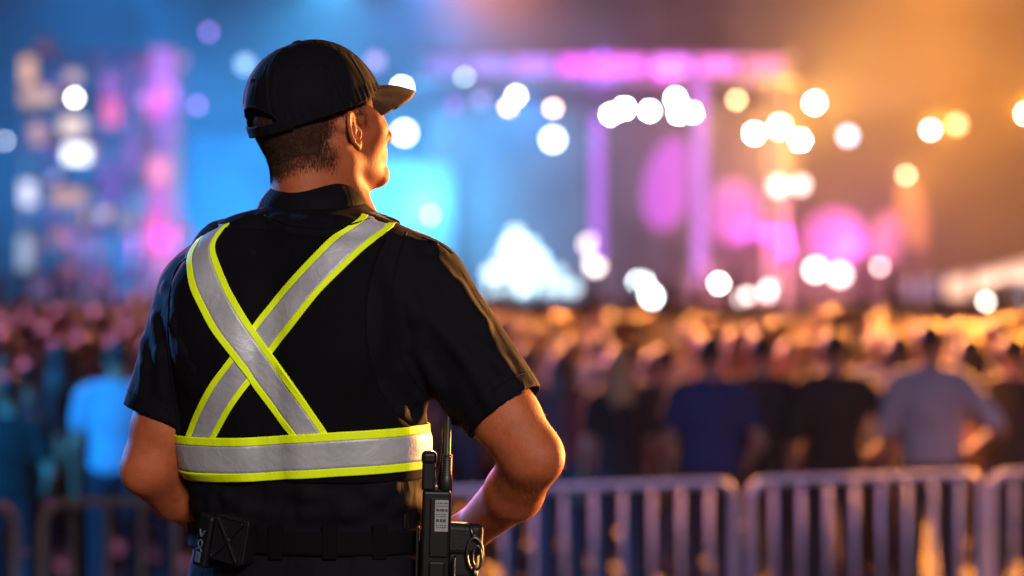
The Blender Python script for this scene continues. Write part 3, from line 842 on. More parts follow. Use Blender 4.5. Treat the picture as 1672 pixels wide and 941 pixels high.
# ------------------------------------------------------------------ cap
CP = R(20); CAPH = .117
CF = Vector((math.sin(PSI) * math.cos(CP), math.cos(PSI) * math.cos(CP), math.sin(CP))); CR = HR; CU = CR.cross(CF)
CC = H(0, -.012, .006)
def C(r, f, u): return CC + CR * r + CF * f + CU * u
def dome(phi, s, plain=False):
    """phi: 0 front, pi back; s: 0 at the band .. 1 at the button"""
    p = 2.25 - .30 * math.cos(phi); rad = max(0.0, 1 - s ** p) ** (1 / (p - .1))
    r, f = math.sin(phi) * .0905, math.cos(phi) * (.1080 if math.cos(phi) > 0 else .1220)
    seam_ = 0
    for k in range(6):
        d = (phi - (math.pi / 6 + k * math.pi / 3) + math.pi) % (2 * math.pi) - math.pi
        seam_ += -.0016 * math.exp(-(d * rad / .020) ** 2) + .0010 * math.exp(-((abs(d) * rad - .055) / .020) ** 2)
    puck = .0011 * math.sin(phi * 46 + 3 * math.sin(phi * 5)) * math.exp(-((s - .10) / .10) ** 2) + .0007 * math.sin(phi * 13 + s * 9) * (1 - s)
    if plain: seam_ = puck = 0
    b_ = 1 + (seam_ + puck) / .1
    hgt = CAPH + .006 * math.cos(phi) * (1 - s) * s * 2
    return r * rad * b_, f * rad * b_, hgt * s * (1 + (seam_ * .5) / .1)
NP, NS = 240, 64
def arch(phi, s):
    d = (phi - math.pi + math.pi) % (2 * math.pi) - math.pi
    return (d / .62) ** 2 + (s / .40) ** 2 < 1
grid_ = {}; V = []; F = []
for j in range(NS + 1):
    for i in range(NP):
        s_ = (j / NS) * .9995
        V.append(C(*dome(2 * math.pi * i / NP, s_)))
for j in range(NS):
    for i in range(NP):
        ph = 2 * math.pi * (i + .5) / NP
        if arch(ph, (j + .5) / NS): continue
        i2 = (i + 1) % NP; F.append((j * NP + i, j * NP + i2, (j + 1) * NP + i2, (j + 1) * NP + i))
cap_o = from_arrays('cap', V, F, M_cap, guard)
bm = bmesh.new(); bm.from_mesh(cap_o.data)
bmesh.ops.delete(bm, geom=[v for v in bm.verts if not v.link_faces], context='VERTS')
# round the arch's stepped edge
for _ in range(12):
    bd = [v for v in bm.verts if v.is_boundary]; new = {}
    for v in bd:
        nb = [e.other_vert(v) for e in v.link_edges if e.is_boundary]
        if len(nb) == 2: new[v] = v.co * .5 + (nb[0].co + nb[1].co) * .25
    for v, c_ in new.items(): v.co = c_
bm.normal_update()
if sum(f.normal.dot(f.calc_center_median() - CC) for f in bm.faces) < 0: bmesh.ops.reverse_faces(bm, faces=bm.faces)
bm.normal_update(); bm.to_mesh(cap_o.data); bm.free()
cap_o.data.polygons.foreach_set('use_smooth', [True] * len(cap_o.data.polygons))
md = cap_o.modifiers.new('cloth_thickness', 'SOLIDIFY'); md.thickness = .0025; md.offset = 1
# arch binding, sweat band edge, rear strap, button, eyelets
mb = MB(); pts = []
for k in range(41):
    t = math.pi * k / 40; ph = math.pi + .62 * math.cos(t); s_ = max(.40 * math.sin(t), 0.0)
    r, f, u = dome(ph, s_); pts.append(C(r * 1.008, f * 1.008, u))
mb.tube(pts, .0028, 8); mb.build('arch_binding', M_cap, cap_o, True)
def capband(name, ph0, ph1, s0, s1, off, th, m_):
    rows = []; V, F = [], []; n = 60; m2 = 6
    for side in (0, 1):
        for i in range(n + 1):
            ph = ph0 + (ph1 - ph0) * i / n
            for k in range(m2 + 1):
                s_ = s0 + (s1 - s0) * k / m2; r, f, u = dome(ph, max(s_, 0), True); L = 1 + (off + side * th) / .1
                V.append(C(r * L, f * L, u if s_ >= 0 else s_ * CAPH))
    K = (n + 1) * (m2 + 1)
    for i in range(n):
        for k in range(m2):
            a = i * (m2 + 1) + k; F.append((a, a + m2 + 1, a + m2 + 2, a + 1)); F.append((K + a, K + a + 1, K + a + m2 + 2, K + a + m2 + 1))
        a = i * (m2 + 1); F.append((a, K + a, K + a + m2 + 1, a + m2 + 1)); a += m2; F.append((a, a + m2 + 1, K + a + m2 + 1, K + a))
    for i in (0, n):
        for k in range(m2): a = i * (m2 + 1) + k; F.append((a, a + 1, K + a + 1, K + a))
    return from_arrays(name, V, F, m_, cap_o)
capband('rear_strap', math.pi - .80, math.pi + .80, -.035, .115, .0015, .0028, M_cap)
capband('cap_band', -2.40, 2.40, -.012, .012, -.001, .0036, M_cap)
mb = MB(); rotc = Matrix((CR, CF, CU)).transposed()
mb.lathe([(.0, .0045), (.006, .004), (.0095, .0015), (.0098, -.002), (.0, -.003)], C(0, 0, CAPH + .0005), 20, rotc); mb.build('cap_button', M_cap, cap_o, True)
for k in range(6):
    ph = k * math.pi / 3; r, f, u = dome(ph, .72); nrm = (C(r, f, u) - C(0, 0, .03)).normalized(); q = nrm.orthogonal().normalized(); q2 = nrm.cross(q); mb = MB()
    mb.tube([C(r, f, u) + nrm * .0028 + (q * math.cos(t) + q2 * math.sin(t)) * .0036 for t in np.linspace(0, 2 * math.pi, 13)[:-1]], .0011, 6, closed=True); mb.build('eyelet', M_cap, cap_o, True)
# stitched seam lines, two along each panel join
for k in range(6):
    mb = MB()
    for sg in (-1, 1):
        pts = []
        for j in range(30):
            s_ = .03 + .95 * j / 29; rad = max(.05, (1 - s_ ** 2.25) ** (1 / 2.25)); ph = math.pi / 6 + k * math.pi / 3 + sg * .045 / rad * .9
            if abs(ph - math.pi) < .63 and s_ < .42: continue
            r, f, u = dome(ph, s_); pts.append(C(r * 1.004, f * 1.004, u * 1.003) + (C(r, f, u) - C(0, 0, .03)).normalized() * .0022)
        mb.tube(pts, .0007, 5)
    mb.build('seam_stitch', M_cap, cap_o, True)
# brim: curved plate rooted on the band's front
V, F = [], []; n, m2 = 60, 16; BW = R(54)
for side in (0, 1):
    for i in range(n + 1):
        a = -1 + 2 * i / n; ph = a * BW; r0, f0 = math.sin(ph) * .0905, math.cos(ph) * .1075
        ln = .070 * (1 - abs(a) ** 3.2) ** .55 if abs(a) < 1 else 0
        for k in range(m2 + 1):
            t = k / m2; r = r0 * (1 - .10 * t) ; f = f0 + ln * t
            u = .009 - .004 * t - 3.4 * r * r * t - .022 * t * t
            V.append(C(r, f, u - side * .0038))
K = (n + 1) * (m2 + 1)
for i in range(n):
    for k in range(m2):
        a = i * (m2 + 1) + k; F.append((a, a + m2 + 1, a + m2 + 2, a + 1)); F.append((K + a, K + a + 1, K + a + m2 + 2, K + a + m2 + 1))
    a = i * (m2 + 1) + m2; F.append((a, a + m2 + 1, K + a + m2 + 1, K + a)); a -= m2; F.append((a, K + a, K + a + m2 + 1, a + m2 + 1))
me = bpy.data.meshes.new('brim'); me.from_pydata([tuple(v) for v in V], [], F); me.update()
bm = bmesh.new(); bm.from_mesh(me); bmesh.ops.remove_doubles(bm, verts=bm.verts, dist=1e-6); bmesh.ops.recalc_face_normals(bm, faces=bm.faces); bm.to_mesh(me); bm.free()
brim_o = link_mesh('brim', me, M_brim, cap_o)

# ------------------------------------------------------------------ what hangs on the belt: each a thing of its own
def hung(name, px, py, y_off, label, cat, tilt=0.0, lean=0.0):
    p, M3 = on_waist(px, py, y_off)
    o = empty(name, p); M4 = (M3 @ Matrix.Rotation(tilt, 3, 'Y') @ Matrix.Rotation(lean, 3, 'X'))
    o.rotation_euler = M4.to_euler(); tag(o, label, cat); return o
# square pouch with a crossed flap
pq = hung('belt_pouch', 386, 880, .028, 'black square belt pouch with a raised cross on its flap, beside the slim case', 'pouch', R(-11))
mb = MB(); mb.box((0, 0, 0), (.058, .036, .074), None, .006, 3); mb.build('pouch_body', M_leather, pq)
mb = MB(); mb.box((0, .020, .0), (.056, .006, .072), None, .0025, 2)
for sg in (-1, 1): mb.box((0, .0245, 0), (.0055, .009, .080), Matrix.Rotation(sg * R(36), 3, 'Y'), .0015)
mb.box((.0265, .0235, 0), (.003, .004, .070), None, .001); mb.box((-.0265, .0235, 0), (.003, .004, .070), None, .001)
mb.box((0, .0235, .0345), (.054, .004, .003), None, .001); mb.box((0, .0235, -.0345), (.054, .004, .003), None, .001)
mb.build('pouch_flap', M_leather, pq)
mb = MB(); mb.lathe([(.0, .003), (.0055, .0025), (.007, 0), (.007, -.003)], (0, .0265, 0), 18, Matrix.Rotation(R(-90), 3, 'X')); mb.build('snap', M_leather, pq, True)
# slim pouch with raised marks
ps = hung('belt_case', 341, 882, .026, 'slim black belt case with raised pale marks, beside the square pouch', 'case', R(-14))
mb = MB(); mb.box((0, 0, 0), (.030, .034, .088), None, .006, 3); mb.build('case_body', M_leather, ps)
M_mark = mat('blue_lit_mark', (.05, .08, .13), .45, var=.25, vscale=60)  # blue light on the raised marks is put into their colour
mb = MB()
mb.box((0, .0185, -.027), (.011, .003, .018), None, .002); mb.tube([(.0045 * math.cos(t), .0185, -.004 + .006 * math.sin(t)) for t in np.linspace(0, 2 * math.pi, 17)[:-1]], .0013, 6, closed=True)
for sg in (-1, 1):
    mb.box((0.003 * sg, .0185, .013), (.0022, .003, .013), Matrix.Rotation(sg * R(24), 3, 'Y'), .0008)
    mb.box((0.003 * sg, .0185, -.013), (.0022, .003, .010), Matrix.Rotation(sg * R(-40), 3, 'Y'), .0008)
mb.build('raised_mark', M_mark, ps)
# radio in its holster
rd = hung('two_way_radio', 712, 870, .020, 'black two way radio with long antenna and small grey label, at the guard\'s hip', 'radio')
p, M3 = on_waist(690, 870, .020)
rd.location = W(711, 872, p.y - .030); rd.rotation_euler = (0, R(1.5), 0)
# local axes: x right, y away from the viewer, z up
mb = MB(); mb.box((.001, 0, -.015), (.046, .034, .170), None, .005, 3); mb.build('radio_body', M_plastic, rd)
mb = MB(); mb.box((.006, -.018, .012), (.030, .006, .094), None, .002, 2); mb.box((.004, -.018, -.070), (.026, .005, .056), None, .003, 2); mb.build('battery_pack', M_plastic, rd)
mb = MB(); mb.box((.0095, -.0222, .031), (.0215, .0018, .050), None, .0005, 1)
lab = mb.build('label_plate', mat('radio_label_grey', (.19, .19, .21), .5, var=.2, vscale=120), rd)
M_ink = mat('label_ink', (.02, .02, .022), .6, var=.1)
mb = MB(); random.seed(3)
for zz, hh in ((.051, .0024), (.0465, .0016), (.040, .0042), (.0335, .0016), (.030, .0016), (.0235, .0050), (.0160, .0016), (.0125, .0016)):
    x = .001
    while x < .0185:
        wd = random.uniform(.0012, .0034) if hh < .004 else random.uniform(.0006, .0055)
        if x + wd > .0192: break
        mb.box((x + wd / 2, -.0234, zz), (wd, .0004, hh)); x += wd + random.uniform(.0006, .0014)
mb.build('label_print', M_ink, rd)
mb = MB(); mb.box((-.013, 0, .0950), (.021, .026, .052), None, .004, 3); mb.box((-.013, 0, .121), (.0245, .030, .022), None, .007, 4); mb.build('control_knob', M_plastic, rd)
mb = MB(); mb.lathe([(.0095, .066), (.0095, .090), (.0078, .094), (.0074, .120), (.0055, .124), (.0048, .190), (.0040, .246), (.003, .250), (0, .2505)], (.0155, 0, 0), 20)
for k in range(9): mb.lathe([(.0072, .094 + k * .0038), (.0088, .0955 + k * .0038), (.0072, .097 + k * .0038)], (.0155, 0, 0), 18)
an = mb.build('antenna', M_rubber, rd, True)
mb = MB(); mb.lathe([(.0040, .060), (.0040, .150), (.0058, .152), (.0066, .160), (.0058, .178), (.003, .181), (0, .1812)], (-.002, .016, 0), 18, Matrix.Rotation(R(5), 3, 'Y')); mb.build('volume_knob', M_plastic, rd, True)
mb = MB(); mb.box((-.004, .0, .072), (.012, .022, .010), None, .003, 2); mb.build('push_button', M_rubber, rd)
mb = MB(); mb.tube([(-.003, -.010, .068), (-.004, -.016, .080), (.000, -.017, .092), (.002, -.012, .100), (-.004, -.006, .106)], .0016, 8); mb.build('lanyard_cord', M_nylon, rd, True)
hl = hung('radio_holster', 700, 900, .012, 'black leather holster that holds the two way radio on the belt', 'holster')
hl.location = rd.location + Vector((0, .001, -.055)); hl.rotation_euler = rd.rotation_euler
mb = MB()
mb.box((-.0295, 0, -.01), (.0045, .046, .150), None, .0015); mb.box((.0295, 0, -.03), (.0045, .046, .100), None, .0015)
mb.box((0, .0225, -.02), (.062, .004, .130), None, .0015); mb.box((0, -.0255, -.052), (.062, .004, .062), None, .0015); mb.box((0, 0, -.084), (.062, .050, .005), None, .002)
mb.build('holster_shell', M_leather, hl)
mb = MB(); pts = [(.018 * math.cos(t) * .62, -.0285, -.046 + .036 * math.sin(t)) for t in np.linspace(0, 2 * math.pi, 33)[:-1]]
mb.tube(pts, .0011, 6, closed=True); mb.build('holster_piping', M_leather, hl, True)
# handcuff case with a hanging ring clip
hcse = empty('handcuff_case', W(752, 902, rd.location.y + .035)); hcse.rotation_euler = (0, R(4), R(14))
tag(hcse, 'rounded black handcuff case behind the radio, under the right wrist of the guard', 'case')
mb = MB(); mb.box((0, 0, 0), (.060, .038, .096), None, .015, 5); mb.build('case_body', M_leather, hcse)
mb = MB(); mb.box((0, -.012, .022), (.064, .022, .052), None, .010, 4); mb.build('case_flap', M_leather, hcse)
kc = empty('key_clip', W(775, 905, rd.location.y + .005)); tag(kc, 'dark metal ring clip hanging in front of the handcuff case', 'clip')
mb = MB(); mb.tube([(.0125 * math.cos(t), 0, .026 * math.sin(t)) for t in np.linspace(0, 2 * math.pi, 33)[:-1]], .0026, 8, closed=True); mb.build('clip_ring', M_steel, kc, True)
mb = MB(); mb.tube([(.004 + .007 * math.cos(t), -.004, -.004 + .018 * math.sin(t)) for t in np.linspace(0, 2 * math.pi, 25)[:-1]], .0018, 8, closed=True); mb.tube([(0, -.002, -.022), (.001, -.001, -.034), (-.002, 0, -.052)], [.0045, .004, .0022], 8); mb.build('key', M_steel, kc, True)
mb = MB(); mb.tube([(-.002, .004, .026), (-.006, .010, .040), (-.012, .016, .046)], .003, 8); mb.build('clip_hook', M_steel, kc, True)
# ------------------------------------------------------------------ ground
M_ground, nt, b = nodes('trodden_ground')
tc = N(nt, 'ShaderNodeTexCoord')
n1 = N(nt, 'ShaderNodeTexNoise', Scale=.8, Detail=8.0); nt.links.new(tc.outputs['Object'], n1.inputs['Vector'])
cr = N(nt, 'ShaderNodeValToRGB'); nt.links.new(n1.outputs['Fac'], cr.inputs[0])
cr.color_ramp.elements[0].position = .35; cr.color_ramp.elements[0].color = (.018, .020, .012, 1)
cr.color_ramp.elements[1].position = .7; cr.color_ramp.elements[1].color = (.042, .036, .028, 1)
nt.links.new(cr.outputs[0], b.inputs['Base Color']); b.inputs['Roughness'].default_value = .9
n2 = N(nt, 'ShaderNodeTexNoise', Scale=14.0, Detail=8.0); nt.links.new(tc.outputs['Object'], n2.inputs['Vector'])
bp = N(nt, 'ShaderNodeBump', Strength=.7, Distance=.05); nt.links.new(n2.outputs['Fac'], bp.inputs['Height']); nt.links.new(bp.outputs[0], b.inputs['Normal'])
def gz(y):                                   # the guard's rise falls to the crowd's level
    t = min(1, max(0, (y - 1.6) / 4.0)); return .6 * (1 - t * t * (3 - 2 * t))
ysg = [-80, -40, -12] + list(np.linspace(-6, 1.4, 8)) + list(np.linspace(1.6, 5.8, 22)) + [8, 14, 24, 40, 60, 90, 140, 220]
xsg = [-150, -80, -40, -20, -10, -5, -2, 0, 2, 5, 10, 20, 40, 80, 150]
V = [(x, y, gz(y)) for y in ysg for x in xsg]; nx = len(xsg)
F = [(j * nx + i, j * nx + i + 1, (j + 1) * nx + i + 1, (j + 1) * nx + i) for j in range(len(ysg) - 1) for i in range(nx - 1)]
tag(from_arrays('ground', V, F, M_ground), kind='structure')

# ------------------------------------------------------------------ crowd barriers
M_galv = mat('galvanised_steel', (.34, .33, .36), .58, metal=.35, var=.18, vscale=9, bump=.15, bscale=60)
BA = Vector((-2.13, D(62, 500, 10.75).y, 0)); BD = Vector((4.30, 1.62, 0)).normalized(); BN = Vector((-BD.y, BD.x, 0))
def barrier(x0, ln, nb, label, jog=0.0, turn=0.0):
    o = empty('crowd_barrier', BA + BD * x0 + BN * jog, math.atan2(BD.y, BD.x) + turn)
    tag(o, label, 'barrier', 'barriers between the guard and the crowd')
    r = .021; Hh = 1.10; z0 = .20; q = .09
    mb = MB(); P = []
    for cx, cz, a0 in ((ln - q - r, Hh - q - r, 0), (q + r, Hh - q - r, 90), (q + r, z0 + q, 180), (ln - q - r, z0 + q, 270)):
        for k in range(7):
            a = R(a0 + 15 * k); P.append((cx + q * math.cos(a), 0, cz + q * math.sin(a)))
    mb.tube(P, r, 12, closed=True); mb.build('frame', M_galv, o, True)
    for k in range(nb):
        x = (k + 1) * ln / (nb + 1); mb = MB(); mb.tube([(x, 0, z0 + .002), (x, 0, Hh - .023)], .0112, 10); mb.build('bar', M_galv, o, True)
    for x in (.22, ln - .22):
        mb = MB(); mb.tube([(x, -.32, .018), (x, -.12, .05), (x, 0, z0 - .01), (x, .12, .05), (x, .32, .018)], .016, 10); mb.build('foot', M_galv, o, True)
    mb = MB(); mb.tube([(ln - .005, 0, .86), (ln + .02, .02, .86), (ln + .035, 0, .86), (ln + .02, -.02, .86)], .007, 8); mb.tube([(ln - .005, 0, .42), (ln + .02, .02, .42), (ln + .035, 0, .42), (ln + .02, -.02, .42)], .007, 8); mb.build('coupling_hook', M_galv, o, True)
    return o
barrier(-1.78, 1.72, 10, 'blue lit steel barrier cut by the left edge of view')
barrier(.02, 1.72, 10, 'blue lit steel barrier behind the left elbow of the guard')
barrier(1.77, 1.70, 10, 'steel barrier right beside the right elbow of the guard')
barrier(3.52, 1.36, 8, 'pinkish lit steel barrier in front of the man in the pale blue shirt')
barrier(4.90, 1.70, 10, 'steel barrier at the right end of the row, cut by the edge of view')

# ------------------------------------------------------------------ people of the crowd
M_cskin = mat('crowd_skin', (.36, .19, .12), .55, var=.12, vscale=8)
M_chair = mat('crowd_hair', (.03, .02, .015), .5, var=.35, vscale=40, bump=.6, bscale=90, stretch=(1, 1, .2), objcol=True)
M_cshirt = mat('crowd_cloth', (.1, .1, .1), .85, var=.2, vscale=5, bump=.4, bscale=25, objcol=True)
M_ctrous = mat('crowd_denim', (.03, .035, .06), .85, var=.25, vscale=6, objcol=True)
def proto(hairkind, arms, wide=1.0, female=False, sleeve=.16):
    """a person 1.75 m tall facing +y, feet at the origin; arms: pair of lists of joints (shoulder, elbow, wrist)"""
    S = SDF; bd = S(); k = .85 if female else 1.0; sw = .19 * wide * (.88 if female else 1)
    bd.ell((0, .0, 1.635), (.072, .092, .112), k=.02); bd.ell((0, .055, 1.585), (.045, .045, .06), k=.03); bd.cap((0, .09, 1.63), (0, .108, 1.60), .010, .013, k=.01)
    for s in (-1, 1): bd.ell((.075 * s, 0, 1.62), (.012, .02, .032), k=.008)
    bd.cap((0, -.01, 1.56), (0, -.02, 1.44), .052 * k, .062 * k, k=.03)
    bd.ell((0, -.01, 1.28), (.155 * wide * k, .10, .22), k=.05); bd.ell((0, 0, .98), (.15 * wide, .11, .13), k=.06)
    for s in (-1, 1):
        sh, el, wr = [Vector((p[0] * s, p[1], p[2])) for p in arms[0 if s < 0 else 1]]
        bd.cap(sh, el, .050 * k, .040 * k, k=.03); bd.cap(el, wr, .040 * k, .027 * k, k=.02)
        d = (wr - el).normalized(); hd = wr + d * .085; bd.cap(wr, hd, .026, .028, k=.02)
        sd = d.cross(Vector((0, 1, .2))).normalized()
        for f in (-1.5, -.5, .5, 1.5): bd.cap(hd + sd * .014 * f, hd + sd * .017 * f + d * .07 + Vector((0, .012, 0)), .0095, .008, k=.006)
        bd.cap(wr + d * .03 + Vector((0, .015, 0)), wr + d * .075 + Vector((0, .045, 0)), .012, .010, k=.01)
        hp = Vector((.09 * s, 0, .92)); kn = Vector((.105 * s, .015, .50)); ak = Vector((.115 * s, -.01, .085))
        bd.cap(hp, kn, .082, .055, k=.04); bd.cap(kn, ak, .056, .038, k=.02); bd.cap(ak, ak + Vector((0, .15, -.045)), .036, .028, k=.02)
    r = empty('person'); 
    V, Q = surface(bd, axis((-.66, .66, .017)), axis((-.34, .54, .017)), axis((-.02, 1.2, .022), (1.2, 1.80, .015)), 1)
    bo = mesh_np('person', V, Q, M_cskin); bpy.data.objects.remove(r)
    sh_ = S(); sh_.ell((0, -.012, 1.27), (.185 * wide * k, .128, .25), k=.05); sh_.ell((0, -.005, 1.02), (.175 * wide * (1.0 if not female else .92), .128, .17), k=.08)
    sh_.cap((-sw * .75, -.01, 1.43), (sw * .75, -.01, 1.43), .068 * k, k=.05)
    for s in (-1, 1):
        sp, el, wr = [Vector((p[0] * s, p[1], p[2])) for p in arms[0 if s < 0 else 1]]
        d = (el - sp).normalized()
        sh_.cap(sp, sp + d * min(sleeve, .30), .072 * k, .060 * k, k=.04)
        if sleeve > .3: sh_.cap(el, el.lerp(wr, .85), .052, .042, k=.02); sh_.cap(sp, el, .066 * k, .052, k=.03)
    sh_.add('a', 0, lambda X, Y, Z: .005 * np.sin(21 * Z + 12 * X + 2 * np.sin(13 * X + 4 * Z)) * np.sin(9 * X + 5 * Z))
    sh_.plane((0, 0, .90), (0, .1, -1), .01); sh_.plane((0, 0, 1.515), (0, .2, 1), .01)
    V, Q = surface(sh_, axis((-.62, .62, .016)), axis((-.32, .5, .016)), axis((.86, 1.78, .016)), 1)
    mesh_np('shirt', V, Q, M_cshirt, bo)
    t_ = S(); t_.ell((0, -.005, .97), (.168 * wide, .125, .13), k=.05)
    for s in (-1, 1):
        t_.cap((.09 * s, -.005, .92), (.105 * s, .015, .50), .098, .070, k=.03); t_.cap((.105 * s, .015, .50), (.115 * s, -.005, .08), .070, .058, k=.02)
    t_.plane((0, 0, 1.02), (0, 0, 1)); t_.plane((0, 0, .06), (0, 0, -1))
    V, Q = surface(t_, axis((-.24, .24, .018)), axis((-.16, .17, .018)), axis((.04, 1.06, .02)), 1)
    mesh_np('trousers', V, Q, M_ctrous, bo)
    h = S()
    h.ell((0, -.012, 1.660), (.080, .098, .102), k=.02)
    if hairkind == 'short': h.add('i', .02, lambda X, Y, Z: np.minimum(np.maximum(Y - .02, 1.60 - Z), np.maximum(Y - .085, 1.70 - Z)))
    elif hairkind == 'long':
        h.ell((0, -.050, 1.55), (.088, .062, .16), k=.04); h.ell((0, -.075, 1.42), (.085, .045, .13), k=.04)
        for s in (-1, 1): h.cap((.075 * s, .0, 1.63), (.085 * s, .0, 1.44), .030, .022, k=.03)
        h.add('i', .02, lambda X, Y, Z: np.minimum(Y - .035, np.maximum(Y - .08, 1.70 - Z)))
        h.add('a', 0, lambda X, Y, Z: .005 * np.sin(60 * X + 7 * Z + 20 * Y) * np.clip((1.66 - Z) * 6, 0, 1))
    elif hairkind == 'bun':
        h.ell((0, -.10, 1.70), (.045, .045, .045), k=.02); h.add('i', .02, lambda X, Y, Z: np.minimum(np.maximum(Y - .02, 1.59 - Z), np.maximum(Y - .085, 1.70 - Z)))
    elif hairkind == 'bushy':
        h.ell((0, -.018, 1.665), (.105, .115, .118), k=.02); h.add('a', 0, lambda X, Y, Z: .008 * np.sin(70 * X) * np.sin(66 * Y + 1) * np.sin(63 * Z))
        h.add('i', .02, lambda X, Y, Z: np.minimum(np.maximum(Y - .02, 1.58 - Z), np.maximum(Y - .09, 1.70 - Z)))
    V, Q = surface(h, axis((-.16, .16, .010)), axis((-.17, .15, .010)), axis((1.26, 1.80, .011)), 1)
    mesh_np('hair', V, Q, M_chair, bo)
    return bo
def A(sx, ex, ey, ez, wx, wy, wz): return [(sx, -.01, 1.40), (ex, ey, ez), (wx, wy, wz)]
down = A(.185, .25, -.03, 1.12, .25, .06, .88); fold = A(.185, .25, .02, 1.14, .06, .20, 1.16); hipA = A(.185, .38, -.09, 1.17, .20, .04, 1.02)
up = A(.185, .27, .10, 1.52, .20, .22, 1.78); phone = A(.185, .24, .16, 1.22, .09, .36, 1.42); pocket = A(.185, .28, -.07, 1.13, .19, .06, .93)
down_f = A(.165, .215, -.03, 1.13, .21, .07, .90); fold_f = A(.165, .22, .02, 1.15, .05, .20, 1.18); up_f = A(.165, .24, .10, 1.52, .16, .22, 1.78)
PROTO = {
    'man_down': proto('short', (down, down)), 'man_wide': proto('short', (down, pocket), 1.12), 'man_fold': proto('short', (fold, fold), 1.0, False, .33),
    'man_hip': proto('short', (down, hipA), 1.0, False, .26), 'man_up': proto('bushy', (down, up)), 'man_phone': proto('bushy', (phone, phone), 1.05),
    'woman_down': proto('long', (down_f, down_f), .95, True), 'woman_fold': proto('long', (fold_f, fold_f), .95, True, .33), 'woman_up': proto('bun', (up_f, down_f), .95, True, .1)}
SHC = {'black': (.010, .010, .012), 'charcoal': (.028, .026, .03), 'navy': (.014, .028, .11), 'blue': (.24, .40, .55), 'paleblue': (.34, .30, .33), 'white': (.55, .52, .5), 'cream': (.50, .40, .28),
       'red': (.42, .03, .02), 'brown': (.10, .05, .03), 'grey': (.16, .16, .18), 'green': (.03, .07, .04), 'maroon': (.10, .015, .02)}
HRC = {'dark': (.012, .009, .008), 'brown': (.05, .025, .013), 'blond': (.42, .25, .10), 'ginger': (.30, .10, .03), 'light': (.20, .11, .05)}
for p_ in PROTO.values(): p_.hide_render = True
def put(o_src, x, y, rz, h, shirt, hairc, label, group, trc=(.015, .017, .03), mirror=False):
    c = copy_tree(o_src); c.hide_render = False
    c.location = (x, y, gz(y) if y < 6 else 0); c.rotation_euler = (0, 0, rz); s = h / 1.75; c.scale = (-s if mirror else s, s, s)
    for ch in children(c):
        ch.hide_render = False
        n_ = ch.name.split('.')[0]
        ch.color = (*(SHC[shirt] if n_ == 'shirt' else HRC[hairc] if n_ == 'hair' else trc), 1)
    tag(c, label, 'person', group); return c
NEAR = 'people standing nearest the barriers'
near = [  # photo column of the head, distance, row of the top of the head, body, turn, shirt, hair, label
    (18, 13.4, 612, 'man_wide', 8, 'black', 'dark', 'heavy man in black at the left edge of view, before the barrier'),
    (46, 14.6, 592, 'woman_up', -12, 'charcoal', 'dark', 'dark haired woman in charcoal with a raised arm, beside the heavy man in black'),
    (100, 15.0, 556, 'woman_down', 12, 'black', 'dark', 'long haired woman in black left of the man in the bright blue shirt'),
    (142, 17.0, 552, 'man_phone', 25, 'maroon', 'ginger', 'ginger haired person in maroon holding up both hands, at the left'),
    (193, 14.2, 553, 'man_down', -6, 'blue', 'dark', 'man in a bright blue shirt behind the left elbow of the guard'),
    (248, 16.0, 556, 'woman_fold', 10, 'navy', 'brown', 'brown haired woman in navy half hidden by the left sleeve of the guard'),
    (860, 16.2, 565, 'man_fold', -10, 'brown', 'brown', 'person in brown half hidden by the right sleeve of the guard'),
    (918, 15.6, 572, 'woman_down', 8, 'maroon', 'brown', 'brown haired woman in maroon next to the right sleeve of the guard'),
    (1010, 14.4, 568, 'woman_down', -10, 'black', 'blond', 'blonde long haired woman in a black top'),
    (1084, 16.2, 566, 'man_wide', 14, 'charcoal', 'dark', 'dark haired man in charcoal between the blonde woman and the man in navy'),
    (1158, 14.0, 547, 'man_wide', -5, 'navy', 'dark', 'broad dark haired man in a navy shirt'),
    (1206, 16.4, 540, 'woman_down', 15, 'red', 'ginger', 'ginger haired woman in a bright red top'),
    (1244, 14.3, 543, 'man_wide', 6, 'black', 'dark', 'dark haired man in a black shirt in front of the woman in red'),
    (1290, 16.6, 556, 'woman_fold', -20, 'cream', 'blond', 'blonde woman in cream between two men in black'),
    (1362, 14.2, 540, 'man_hip', -4, 'black', 'dark', 'man in a black tee with one bare arm bent, in front of the pale barrier'),
    (1466, 15.6, 544, 'woman_fold', -12, 'cream', 'dark', 'dark haired woman in a cream long sleeved top left of the man in pale blue'),
    (1519, 14.1, 527, 'man_hip', 10, 'paleblue', 'dark', 'tall man in a pale blue shirt with one hand on his hip'),
    (1586, 15.4, 548, 'woman_down', 18, 'cream', 'dark', 'dark long haired woman in a cream top right of the man in pale blue'),
    (1656, 14.3, 548, 'man_wide', 30, 'black', 'dark', 'man in black at the right edge of view, turned to the right'),
]
spots = []
for px, d, ty, kind, rz, shc, hrc, lab in near:
    p = D(px, 500, d); h = CAM.z - (ty - 470.5) * KX * d
    put(PROTO[kind], p.x, p.y, R(-rz), h, shc, hrc, lab, NEAR); spots.append((p.x, p.y))
G2 = 'people deeper in the crowd'
KINDL = {'man_down': 'man with arms down', 'man_wide': 'broad man', 'man_fold': 'man with folded arms', 'man_hip': 'man with hand on hip', 'man_up': 'bushy man raising one arm', 'man_phone': 'bushy man raising both hands', 'woman_down': 'long haired woman', 'woman_fold': 'woman with folded arms', 'woman_up': 'woman with a bun'}
random.seed(11)
kinds = list(PROTO); row = 0; dist = 16.6; n_mid = 0
